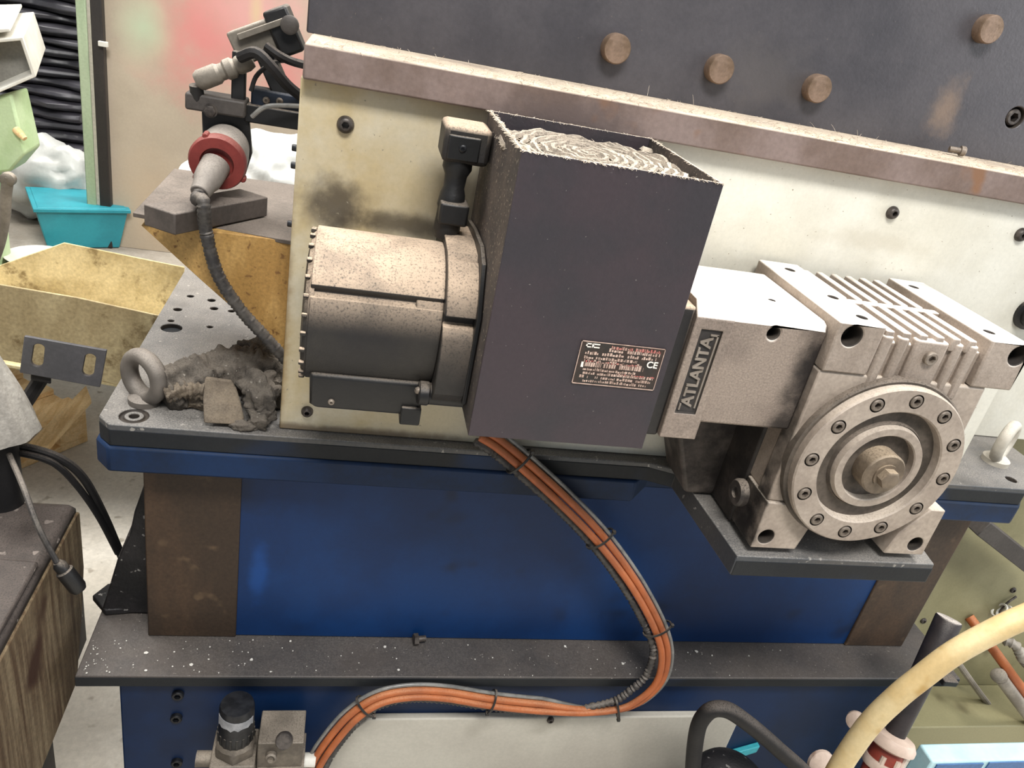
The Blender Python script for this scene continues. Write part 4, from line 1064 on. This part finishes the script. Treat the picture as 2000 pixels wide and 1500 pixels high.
b = NB(); box(b, -0.6052, -0.5937, 1.285, 1.33, bz + 0.001, 1.15); obj('frame_edge', b, 'post_pale', par, 0.002)
b = NB(); box(b, -0.6281, -0.6039, 1.28, 1.34, bz + 0.001, 1.15); obj('frame_post', b, 'post_green', par, 0.003, label='pale green frame post')
b = NB(); box(b, -0.5768, -0.5551, 1.268, 1.28, 0.3058, 0.3180); obj('latch', b, 'white_metal', par, 0.001)
# stack of black sheets
sx0, sx1 = -0.9457, -0.7201
z = bz + 0.004
k = 0
NS = 26
STACK = []
while z < 0.44 and k < NS:
    h = 0.026 + 0.010 * random.random()
    bm = NB(); n = 22; rs = []
    dx = random.uniform(-0.012, 0.012); ph = random.random() * 6; bulge = random.uniform(0.010, 0.034); bc = random.uniform(0.25, 0.85)
    for i in range(n + 1):
        t = i / n
        x = sx0 - 0.04 + dx + (sx1 - sx0 + 0.05) * t
        lift = bulge * math.exp(-((t - bc) / 0.13) ** 2) 
        droop = 0.010 * math.sin(t * 9 + ph)
        y0 = 1.58 + 0.014 * math.sin(t * 7 + ph * 2) + random.uniform(-0.002, 0.002)
        zz = z + 0.0015
        rs.append([Vector((x, y0 + 0.004, zz)), Vector((x, y0 - 0.010 - lift * 0.7, zz + h * 0.35)), Vector((x, y0 - 0.006 - lift * 0.9, zz + h * 0.7 + lift * 0.05)), Vector((x, y0 + 0.006, zz + h - 0.003)),
                   Vector((x, 1.95, zz + h - 0.003)), Vector((x, 1.95, zz))])
    rings(bm, rs)
    o = obj('black_sheet', bm, 'sheet_black', None, 0.002, ang=50)
    STACK.append(o)
    z += h; k += 1
ORD = ['topmost', 'second', 'third', 'fourth', 'fifth', 'sixth', 'seventh', 'eighth', 'ninth', 'tenth', 'eleventh', 'twelfth', 'thirteenth', 'fourteenth', 'fifteenth', 'sixteenth', 'seventeenth', 'eighteenth', 'nineteenth', 'twentieth',
       'twenty-first', 'twenty-second', 'twenty-third', 'twenty-fourth', 'twenty-fifth', 'twenty-sixth']
for i, o in enumerate(STACK[::-1]):
    tag(o, 'folded black sheet, ' + ORD[i] + ('' if i == 0 else ' from the top') + ' of the tall stack', 'plastic sheet', 'folded black sheets in the stack')
# crate and white bag
cy0 = 1.25
cr = thing('plastic_crate', 'teal plastic crate on the workbench with a white bag', 'crate', (-0.74, 1.32, bz))
kc0 = Vector((-0.7147, 1.2200, -0.2101)); kc0.z = bz
ct = -0.1168
def walls(bm, x0, x1, y0, y1, z0, z1, t, flare):
    o0 = [(x0 + flare, y0 + flare, z0), (x1 - flare, y0 + flare, z0), (x1 - flare, y1 - flare, z0), (x0 + flare, y1 - flare, z0)]
    o1 = [(x0, y0, z1), (x1, y0, z1), (x1, y1, z1), (x0, y1, z1)]
    i1 = [(x0 + t, y0 + t, z1), (x1 - t, y0 + t, z1), (x1 - t, y1 - t, z1), (x0 + t, y1 - t, z1)]
    i0 = [(x0 + flare + t, y0 + flare + t, z0 + t), (x1 - flare - t, y0 + flare + t, z0 + t), (x1 - flare - t, y1 - flare - t, z0 + t), (x0 + flare + t, y1 - flare - t, z0 + t)]
    rings(bm, [o0, o1, i1, i0])
rotz = Matrix.Rotation(0.42, 3, 'Z')
b = NB(); walls(b, -0.022, 0.20, -0.022, 0.17, 0.002, ct - bz, 0.004, 0.022); bmesh.ops.rotate(b, cent=Vector((0, 0, 0)), matrix=rotz, verts=b.verts); bmesh.ops.translate(b, vec=kc0, verts=b.verts)
obj('bin_body', b, 'crate_teal', cr, 0.002)
b = NB(); walls(b, -0.028, 0.206, -0.028, 0.176, ct - bz - 0.006, ct - bz + 0.003, 0.011, 0.0); bmesh.ops.rotate(b, cent=Vector((0, 0, 0)), matrix=rotz, verts=b.verts); bmesh.ops.translate(b, vec=kc0, verts=b.verts)
obj('bin_rim', b, 'crate_teal', cr, 0.002)
# bag: lumpy white heap behind and over the crate
b = NB()
cc = Vector((-0.7779, 1.4700, -0.1154))
bmesh.ops.create_icosphere(b, subdivisions=4, radius=1.0)
for v in b.verts:
    d = v.co.normalized()
    s = 1 + fuzz_noise(d + Vector((4, 0, 0)), 2.2, 0.22) + fuzz_noise(d, 5.5, 0.14)
    p = cc + Vector((d.x * 0.15, d.y * 0.09, d.z * 0.115)) * s
    p.z = max(p.z, bz + 0.002); v.co = p
tag(obj('white_bag', b, 'film_white', None, ang=70), 'crumpled white plastic bag heaped behind the teal crate', 'bag')
# oil-stained dish edge
b = NB(); lathe(b, [(0.045, 0.0), (0.075, 0.022), (0.078, 0.024), (0.074, 0.024), (0.044, 0.004)], (-0.6966, 1.10, bz + 0.002), (0, 0, 1), 36)
tag(obj('white_dish', b, 'white_metal'), 'shallow white dish in front of the teal crate', 'dish')
b = NB(); hexa(b, [(-0.50, 1.08, bz + 0.001), (-0.42, 1.06, bz + 0.001), (-0.41, 1.12, bz + 0.001), (-0.49, 1.13, bz + 0.001), (-0.50, 1.08, bz + 0.014), (-0.42, 1.06, bz + 0.014), (-0.41, 1.12, bz + 0.014), (-0.49, 1.13, bz + 0.014)])
tag(obj('yellow_block', b, 'hose_cream', None, 0.002), 'small yellow block on the workbench front edge', 'block')

# ------------------------------------------------------------------ stained trough left of the table
tr = thing('metal_trough', 'cream painted metal trough with brown oil stains left of the table', 'trough', (-0.6, 0.6, FZ))
def panel(name, pts, th, m):
    bb = NB(); slab(bb, [Vector(p) for p in pts], th); return obj(name, bb, m, tr, 0.0015)
fA = [(-0.7752, 0.4700, -0.0069), (-0.4089, 0.4700, -0.0350), (-0.2585, 0.4700, -0.0559), (-0.2782, 0.4700, -0.2307), (-0.4455, 0.4700, -0.1955), (-0.7988, 0.4700, -0.1481)]
panel('front_wall', fA[::-1], 0.004, 'trough_outer')
bA = [(-0.9265, 0.8200, -0.2156), (-0.6967, 0.8200, -0.1433), (-0.5401, 0.8200, -0.0606), (-0.2868, 0.8200, -0.0858), (-0.2872, 0.8200, -0.3103), (-0.9441, 0.8200, -0.3305)]
panel('rear_wall', bA[::-1], 0.004, 'trough_paint')
zf = fA[2][2]; 
b = NB(); hexa(b, [(fA[0][0], 0.47, fA[5][2] - 0.02), (-0.262, 0.47, fA[3][2] - 0.0), (-0.262, 0.82, fA[3][2] - 0.0), (bA[0][0], 0.82, fA[5][2] - 0.02), (fA[0][0], 0.47, fA[5][2] - 0.015), (-0.262, 0.47, fA[3][2] + 0.005), (-0.262, 0.82, fA[3][2] + 0.005), (bA[0][0], 0.82, fA[5][2] - 0.015)])
obj('floor_sheet', b, 'trough_paint', tr)
for x, y in ((-0.80, 0.50), (-0.84, 0.79), (-0.69, 0.50), (-0.72, 0.79)):
    b = NB(); box(b, x - 0.015, x + 0.015, y - 0.015, y + 0.015, FZ, -0.225); obj('leg', b, 'beam_dark', tr, 0.002)

# ------------------------------------------------------------------ green machine arm at the left edge
ga = thing('green_machine', 'pale green machine arm with open white box end at the left edge', 'machine', (-0.75, 1.0, bz))
bx0 = Vector((-0.7170, 0.9500, 0.3333))
c0, c1, c2, c3 = Vector((-0.7436, 1.0000, 0.3103)), Vector((-0.6516, 1.0000, 0.3350)), Vector((-0.6315, 1.0000, 0.2555)), Vector((-0.7575, 1.0000, 0.1793))
b = NB()
fr = [c0, c1, c2, c3]; ctr = sum(fr, Vector()) / 4
inn = [ctr + (p - ctr) * 0.86 for p in fr]
dp = Vector((-0.05, 0.22, 0.03))
rings(b, [[p + dp for p in fr], fr, inn, [p + dp * 0.9 for p in inn]]); bo = obj('box_end', b, 'white_metal', ga, 0.002)
b = NB(); slab(b, [p + dp * 0.25 for p in inn][::-1], 0.004); obj('box_inner', b, 'grey_inside', ga)
b = NB(); hexa(b, [Vector((-0.7575, 1.0000, 0.3181)) , Vector((-0.6761, 1.0000, 0.3410)), Vector((-0.6761, 1.0000, 0.3410)) + dp, Vector((-0.7575, 1.0000, 0.3181)) + dp, Vector((-0.7561, 1.0000, 0.3307)), Vector((-0.6775, 1.0000, 0.3469)), Vector((-0.6775, 1.0000, 0.3469)) + dp, Vector((-0.7561, 1.0000, 0.3307)) + dp]); obj('box_lid', b, 'white_metal', ga, 0.001)
ap = [(-0.7821, 1.0200, 0.1666), (-0.6933, 1.0200, 0.2071), (-0.6751, 1.0200, 0.0740), (-0.7117, 1.0200, 0.0262), (-0.8004, 1.0200, 0.0006)]
b = NB(); prism(b, [(p[0], p[2]) for p in ap], 'y', 1.02, 1.12); obj('arm_casting', b, 'green_paint', ga, 0.006)
b = NB(); box(b, ap[4][0] - 0.05, -0.7631, 1.03, 1.11, bz + 0.001, ap[4][2] + 0.02); obj('column', b, 'green_paint', ga, 0.004)
b = NB(); tube(b, [(-0.6979, 0.9700, 0.0282), (-0.7062, 0.9700, -0.0151), (-0.7130, 0.9700, -0.0653), (-0.7278, 0.9700, -0.1304), (-0.7520, 0.9700, -0.1986)], lambda t: 0.013 - 0.003 * t, 12); lathe(b, [(0.010, -0.012), (0.016, -0.008), (0.016, 0.008), (0.010, 0.012)], (-0.6985, 0.9700, 0.0221), (0, 1, 0), 20); obj('lever', b, 'sensor_grey', ga)
b = NB(); lathe(b, [(0.008, 0), (0.009, 0.012), (0.006, 0.03)], (-0.6919, 1.0200, 0.1278), (0.8, -0.4, -0.6), 14); obj('knob', b, 'wood', ga)

# ------------------------------------------------------------------ dark tank, cone, bracket, pallet on the left
tx = -0.325
tk = thing('dark_tank', 'dark brown oily tank with rust-streaked side at the left edge', 'tank', (-0.6, 0.05, FZ))
b = NB(); prism(b, [(0.15, -0.58), (0.15, -0.275), (0.135, -0.257), (-0.40, -0.257), (-0.43, -0.28), (-0.43, -0.60)], 'x', tx - 0.55, tx)
obj('tank_body', b, 'tank_dark', tk, 0.012)
b = NB(); prism(b, [(0.146, -0.40), (0.146, -0.282), (0.135, -0.276), (-0.41, -0.276), (-0.41, -0.60), (0.07, -0.60), (0.125, -0.47)], 'x', tx - 0.01, tx + 0.003)
obj('side_sheet', b, 'tank_rust', tk, 0.003, label='rust streaked side sheet')
b = NB(); box(b, tx - 0.5, tx - 0.05, -0.38, 0.08, FZ, -0.59); obj('plinth', b, 'post_dark', tk, 0.004)
b = NB(); hexa(b, [(tx - 0.5, -0.42, -0.2575), (tx - 0.004, -0.42, -0.2575), (tx - 0.004, -0.015, -0.2575), (tx - 0.5, 0.02, -0.2575), (tx - 0.5, -0.42, -0.250), (tx - 0.004, -0.42, -0.250), (tx - 0.004, -0.015, -0.250), (tx - 0.5, 0.02, -0.250)]); obj('lid', b, 'tank_dark', tk, 0.004)
cb = Vector((-0.4293, 0.1300, -0.1183))
b = NB(); lathe(b, [(0.030, -0.258 - cb.z), (0.030, -0.02), (0.045, 0.0), (0.02, 0.001)], cb, (0, 0, 1), 28)
cn = thing('fabric_cone', 'grey cloth-covered cone on the dark tank at the left edge', 'cone', (cb.x, cb.y, -0.258))
obj('black_collar', b, 'black_rubber', cn)
b = NB(); rs = []
for i in range(20):
    t = i / 19
    R = 0.062 - 0.045 * t ** 1.15
    rs.append([cb + Vector((math.cos(a) * (R + 0.002 * math.sin(a * 9 + t * 3)), math.sin(a) * (R + 0.002 * math.sin(a * 9 + t * 3)), t * 0.125)) for a in [2 * math.pi * k / 48 for k in range(48)]])
rings(b, rs); obj('cloth_cover', b, 'cloth_grey', cn)
# slotted bracket plate
sb = thing('slotted_bracket', 'dark grey flat bracket with two upright slots in front of the trough', 'bracket', (-0.3504, 0.2000, -0.0225))
qa = [Vector(p) for p in ((-0.4009, 0.2000, 0.0103), (-0.2839, 0.2000, -0.0016), (-0.2968, 0.2000, -0.0700), (-0.4129, 0.2000, -0.0549))]
b = NB(); slab(b, qa[::-1], 0.006)
cut = NB()
for s in ((-0.3839, 0.2000, -0.0208), (-0.3107, 0.2000, -0.0302)):
    s = Vector(s); e = (qa[1] - qa[0]).normalized(); dn = (qa[3] - qa[0]).normalized()
    pts = []
    for k in range(16):
        a = 2 * math.pi * k / 16
        o_ = -0.012 if math.sin(a) < 0 else 0.012
        pts.append(s + e * (math.cos(a) * 0.0085) + dn * (math.sin(a) * 0.0085 + o_))
    rings(cut, [[p + Vector((0, -0.02, 0)) for p in pts], [p + Vector((0, 0.02, 0)) for p in pts]])
obj('plate', b, 'bracket_grey', sb, 0.001, cut=cut)
b = NB(); hexa(b, [Vector(p) for p in ((-0.4005, 0.2070, -0.0702), (-0.3710, 0.2070, -0.0747), (-0.3901, 0.2600, -0.1052), (-0.4209, 0.2600, -0.1005), (-0.3990, 0.2070, -0.0515), (-0.3696, 0.2070, -0.0539), (-0.3886, 0.2600, -0.0835), (-0.4193, 0.2600, -0.0810))]); obj('stay', b, 'black_rubber', sb, 0.002)
b = NB(); tube(b, [(-0.3995, 0.2450, -0.0884), (-0.46, 0.22, -0.20), (-0.48, 0.13, -0.262)], 0.012, 10); obj('stay_rod', b, 'black_rubber', sb)
# pallet
pl = thing('wooden_pallet', 'pale wooden pallet on the concrete floor behind the trough', 'pallet', (-0.8508, 1.5435, -1.0500))
PX = Vector((-0.7413, 1.5180, -1.0500)); PY = 1.0
e1 = (Vector((-0.8966, 1.4386, -1.0500)) - PX); e1.z = 0
u1 = Vector((-0.8654, 1.3558, -1.0500)) - PX; u1.z = 0; u1.normalize(); u2 = Vector((u1.y, -u1.x, 0))
if u2.y < 0: u2 = -u2
def pbox(name, s0, s1, t0, t1, z0, z1):
    c = PX + u1 * ((s0 + s1) / 2) + u2 * ((t0 + t1) / 2) + Vector((0, 0, (z0 + z1) / 2))
    bm = NB(); obox(bm, c, u1, u2, (0, 0, 1), (s1 - s0) / 2, (t1 - t0) / 2, (z1 - z0) / 2); obj(name, bm, 'wood', pl, 0.003)
for t in (0.0, 0.33, 0.66): pbox('bottom_board', 0, 0.75, t, t + 0.09, 0, 0.022)
for s in (0.0, 0.33, 0.65):
    for t in (0.0, 0.33, 0.66): pbox('block', s, s + 0.1, t, t + 0.09, 0.022, 0.10)
for t in (0.0, 0.165, 0.33, 0.495, 0.66): pbox('top_board', 0, 0.75, t, t + 0.09, 0.122, 0.144)
for s in (0.0, 0.33, 0.65): pbox('stringer_board', s, s + 0.1, 0, 0.75, 0.10, 0.122)
lp = [Vector(p) for p in ((-0.8225, 1.2104, -0.8800), (-0.7626, 1.2182, -0.8800), (-0.7260, 1.5293, -0.8800), (-0.7677, 1.6184, -0.8800))]
b = NB(); slab(b, lp, 0.022)
tag(obj('loose_plank', b, 'wood', None, 0.003), 'pale loose plank lying slanted across the wooden pallet', 'plank')
# loose cables
def cable(pts, r, label, m='black_rubber', name='black_cable', group='loose black cables at the left'):
    bm = NB(); tube(bm, list(pts), r, 10, 0.006); return tag(obj(name, bm, m), label, 'cable', group)
cable(((-0.4403, 0.1600, -0.1685), (-0.4072, 0.1600, -0.1676), (-0.3597, 0.1700, -0.1901), (-0.3265, 0.1800, -0.2334), (-0.3011, 0.1900, -0.3149), (-0.2759, 0.2000, -0.4240)), 0.0072, 'black cable arching from the tank to the machine, upper of two')
cable(((-0.4373, 0.1500, -0.1754), (-0.4006, 0.1500, -0.1743), (-0.3608, 0.1600, -0.1966), (-0.3322, 0.1700, -0.2457), (-0.3050, 0.1800, -0.3164), (-0.2796, 0.1900, -0.4061)), 0.0055, 'black cable arching from the tank to the machine, lower of two')
cable(((-0.3997, 0.1000, -0.1432), (-0.3529, 0.0200, -0.1417), (-0.3227, -0.0200, -0.1830), (-0.2987, -0.0300, -0.2398)), 0.0042, 'thin dark cable hanging down the tank side to a black plug', 'dark_conduit')
b = NB(); lathe(b, [(0.006, 0), (0.0095, 0.006), (0.0095, 0.016), (0.0125, 0.018), (0.0125, 0.052), (0.010, 0.058)], (-0.2985, -0.0300, -0.2379), Vector((-0.2681, -0.0320, -0.2944)) - Vector((-0.2985, -0.0300, -0.2379)), 18)
tag(obj('cable_plug', b, 'black_plastic', None, ang=30), 'black plug hanging on the thin cable beside the tank', 'plug')

# ------------------------------------------------------------------ right side: olive cabinet, pipes, hose
oc = thing('olive_cabinet', 'olive green sheet metal cabinet behind the machine on the right', 'cabinet', (1.7, 0.5, FZ))
b = NB(); box(b, 1.25, 2.6, 0.345, 0.6, FZ, -0.082); obj('front_sheet', b, 'olive_paint', oc, 0.004)
b = NB(); box(b, 1.39, 2.6, 0.20, 0.345, FZ, FZ + 0.13); obj('plinth', b, 'olive_paint', oc, 0.004)
for p in ((1.9205, 0.3450, -0.5548), (2.0823, 0.3450, -1.0792), (1.6916, 0.3450, -0.6737)):
    bolt('button', 0.009, 0.006, 'bolt_dark', p, (0,-1,0), oc)
b = NB(); tube(b, [(1.9388, 0.3400, -0.5735), (1.9141, 0.3350, -0.5974), (1.9135, 0.3400, -0.6495)], 0.003, 6); obj('scratch_wire', b, 'bolt_dark', oc)
o_ = Vector((1.5652, 0.2500, -0.2679)); p_ = Vector((1.8590, 0.2500, -0.4232))
b = NB(); obox(b, (o_ + p_) / 2, p_ - o_, (0, 1, 0), Vector((0, 1, 0)).cross(p_ - o_), (p_ - o_).length / 2, 0.03, 0.021)
tag(obj('diagonal_brace', b, 'beam_dark', None, 0.002), 'dark diagonal steel brace under the table right end', 'brace')
# black knob at the right edge
b = NB(); lathe(b, [(0.026, 0), (0.026, 0.006), (0.020, 0.008), (0.021, 0.03), (0.018, 0.034), (0.008, 0.035)], (1.1440, 0.0000, 0.3210), (0, -1, 0), 28); kb = obj('knob', b, 'black_plastic', mp, label='black knob')
b = NB(); lathe(b, [(0.015, 0), (0.015, 0.005)], Vector((1.1440, 0.0000, 0.3210)) + Vector((0, -0.033, 0)), (0, -1, 0), 24); obj('knob_cap', b, 'bolt_grey', kb)
# rods and cables on the olive cabinet
b = NB(); tube(b, [(1.8212, 0.3450, -0.7735), (1.8311, 0.3100, -0.7855), (1.9905, 0.2800, -0.9259), (2.3127, 0.2600, -1.1912)], 0.0085, 10); tag(obj('thin_rod', b, 'pipe_grey'), 'thin dark grey rod slanting across the olive cabinet', 'rod')
b = NB(); tube(b, [(1.8868, 0.2200, -0.7541), (1.9675, 0.2100, -0.8217), (2.1953, 0.1900, -1.0119)], 0.017, 14); lathe(b, [(0.012, 0), (0.02, 0.004), (0.02, 0.014)], (1.8684, 0.2220, -0.7390), Vector((1.9675, 0.2100, -0.8217)) - Vector((1.8868, 0.2200, -0.7541)), 16); tag(obj('grey_pipe', b, 'pipe_grey', None, ang=40), 'short thick grey pipe at the lower right edge', 'pipe')
b = NB(); tube(b, [(1.8330, 0.3450, -0.6566), (1.8749, 0.2600, -0.7018), (1.9427, 0.2200, -0.7637), (2.1653, 0.2000, -0.9475)], 0.013, 12); tag(obj('orange_cable', b, 'orange_cable'), 'single orange cable slanting down at the right edge', 'cable')
b = NB(); tube(b, [(1.8302, 0.2300, -0.6242), (1.8536, 0.2100, -0.6248), (1.8926, 0.2000, -0.6653), (1.9881, 0.1900, -0.7295)], 0.012, 12, ridge=(0.012, 0.004)); tag(obj('ribbed_hose', b, 'pipe_grey', None, ang=60), 'short grey ribbed hose beside the orange cable', 'hose')
for j, p in enumerate(((1.8979, 0.3300, -0.6156), (1.9119, 0.3250, -0.6178), (1.9269, 0.3200, -0.6219))):
    bm = NB(); n_ = Vector((0.75, -0.3, -0.5)).normalized(); u_, v_, w_ = frame(n_); rs = []
    for k in range(24):
        a = 2 * math.pi * k / 24; er = u_ * math.cos(a) + v_ * math.sin(a)
        rs.append([Vector(p) + er * (0.021 + 0.0035 * math.cos(t)) + n_ * (0.0035 * math.sin(t)) for t in (0, 1.26, 2.51, 3.77, 5.03)])
    rings(bm, rs, closed=True)
    if j == 0: cw = tag(obj('coil_fitting', bm, 'white_metal'), 'small white coil fitting above the cream hose', 'fitting')
    else: obj('coil_turn', bm, 'white_metal', cw)
# cream hose in front
b = NB(); tube(b, [(1.2313, -0.3000, -1.4691), (0.9268, -0.3400, -0.6523), (0.8491, -0.3600, -0.3939), (0.8379, -0.3600, -0.3002), (0.8454, -0.3600, -0.2006), (0.8655, -0.3600, -0.1394), (0.8863, -0.3600, -0.1002), (0.9153, -0.3600, -0.0532), (0.9564, -0.3600, -0.0128), (0.9953, -0.3600, 0.0169), (1.0670, -0.3600, 0.0584), (1.3856, -0.3400, 0.1276)], lambda t: 0.0146 + 0.0016 * t, 24, 0.008)
tag(obj('cream_hose', b, 'hose_cream', None, ang=60), 'thick cream coloured hose arching across the lower right corner', 'hose')
# black pole standing in a beige fitting
pt, pb = Vector((1.1683, -0.1300, -0.2105)), Vector((1.1090, -0.2000, -0.4315))
fit = thing('black_pole', 'black round pole with pale worn top behind the cream hose', 'pole', pb)
b = NB(); lathe(b, [(0.017, 0), (0.0205, 0.1), (0.0225, (pt - pb).length - 0.003), (0.021, (pt - pb).length), (0.012, (pt - pb).length + 0.0004)], pb, pt - pb, 28); obj('pole_shaft', b, 'pole_black', fit, ang=30)
b = NB(); obox(b, (1.3222, -0.0720, -0.4300), (1, 0, -0.1), (0, 1, 0), (0.1, 0, 1), 0.018, 0.012, 0.007); tag(obj('black_clip', b, 'black_plastic', None, 0.003), 'small black clip just below the cream hose', 'clip')
ff = thing('hose_fitting', 'beige and red plastic hose fitting below the black pole', 'fitting', (1.1404, -0.2000, -0.5098))
dn = (pb - pt).normalized()
b = NB(); lathe(b, [(0.020, -0.008), (0.036, -0.004), (0.042, 0.006), (0.042, 0.014), (0.030, 0.02), (0.02, 0.022)], pb, dn, 36); obj('cap', b, 'fit_beige', ff, ang=40)
b = NB(); lathe(b, [(0.026, 0.018), (0.028, 0.03), (0.026, 0.10)], pb, dn, 28); obj('red_body', b, 'fit_red', ff)
q_ = pb + dn * 0.095
b = NB(); cyl(b, (q_.x, q_.y, FZ), q_, 0.03, 0.024, 24); obj('standpipe', b, 'pipe_grey', ff)
b = NB(); lathe(b, [(0.031, 0.045), (0.033, 0.05), (0.033, 0.058), (0.031, 0.062)], pb, dn, 28); obj('lock_ring', b, 'fit_beige', ff)
for s in (-0.022, 0.0, 0.022):
    bm = NB(); c = pb + dn * 0.02 + Vector((s, -0.030 + abs(s) * 0.5, 0)); tube(bm, [c, c + dn * 0.03, c + dn * 0.07], 0.005, 8); obj('rib', bm, 'fit_beige', ff)
b = NB(); lathe(b, [(0.012, 0), (0.016, 0.004), (0.016, 0.014), (0.010, 0.018)], (1.0098, -0.2000, -0.3829), (-0.6, -0.6, 0.4), 20); obj('side_port', b, 'fit_beige', ff)
b = NB(); lathe(b, [(0.022, 0), (0.025, 0.004), (0.024, 0.010), (0.014, 0.014)], (0.9594, -0.2200, -0.4665), (-0.1, -0.9, 0.4), 24)
obj('end_cap', b, 'fit_beige', ff, ang=40)
# pale blue box at the bottom right
pbx = thing('blue_box', 'pale blue and white box at the bottom right corner', 'box', (1.3308, -0.2000, -0.5240))
q0, q1 = Vector((1.2289, -0.1600, -0.5032)), Vector((1.6305, -0.1600, -0.5899))
zt = q0.z
b = NB(); hexa(b, [Vector((q0.x, -0.20, FZ)), Vector((q1.x, -0.20, FZ)), Vector((q1.x, -0.16, FZ)), Vector((q0.x, -0.16, FZ)), Vector((q0.x, -0.20, zt)), Vector((q1.x, -0.20, zt)), Vector((q1.x, -0.16, zt)), Vector((q0.x, -0.16, zt))]); obj('box_body', b, 'cyan_box', pbx, 0.004)
b = NB(); box(b, q0.x + 0.012, q0.x + 0.118, -0.2025, -0.199, zt - 0.13, zt - 0.006); obj('blue_panel', b, 'blue_label', pbx)
b = NB(); box(b, q0.x + 0.130, q0.x + 0.30, -0.2025, -0.199, zt - 0.13, zt - 0.004); obj('blue_panel', b, 'blue_label', pbx)
b = NB(); tube(b, [(0.9442, -0.2000, -1.1929), (0.7783, -0.2000, -0.6464), (0.7195, -0.2000, -0.4357), (0.7119, -0.2050, -0.3602), (0.7379, -0.2100, -0.3423), (0.7826, -0.2200, -0.3636), (0.8545, -0.2300, -0.4168), (0.9661, -0.2400, -0.5107), (1.1834, -0.2600, -0.7378)], 0.0135, 14)
tag(obj('black_hose', b, 'black_rubber', None, ang=60), 'black rubber hose looping up in front of the pale cover', 'hose')
b = NB(); lathe(b, [(0.075, -0.40), (0.075, -0.01), (0.070, 0.004), (0.055, 0.014), (0.03, 0.019), (0.01, 0.02)], Vector((0.8295, -0.2000, -0.5545)), (0, -0.15, 1), 40)
tag(obj('black_drum_lid', b, 'black_oily', None, ang=40), 'rounded black lid at the bottom below the hose loop', 'lid')
b = NB(); slab(b, [Vector(p) for p in ((0.9358, -0.0500, -0.6737), (0.9943, -0.0500, -0.6500), (0.9929, -0.0500, -0.6690), (0.9545, -0.0500, -0.6870))][::-1], 0.012)
tag(obj('cyan_strip', b, 'cyan_bright', None, 0.002), 'short bright cyan strip above the black lid', 'strip')
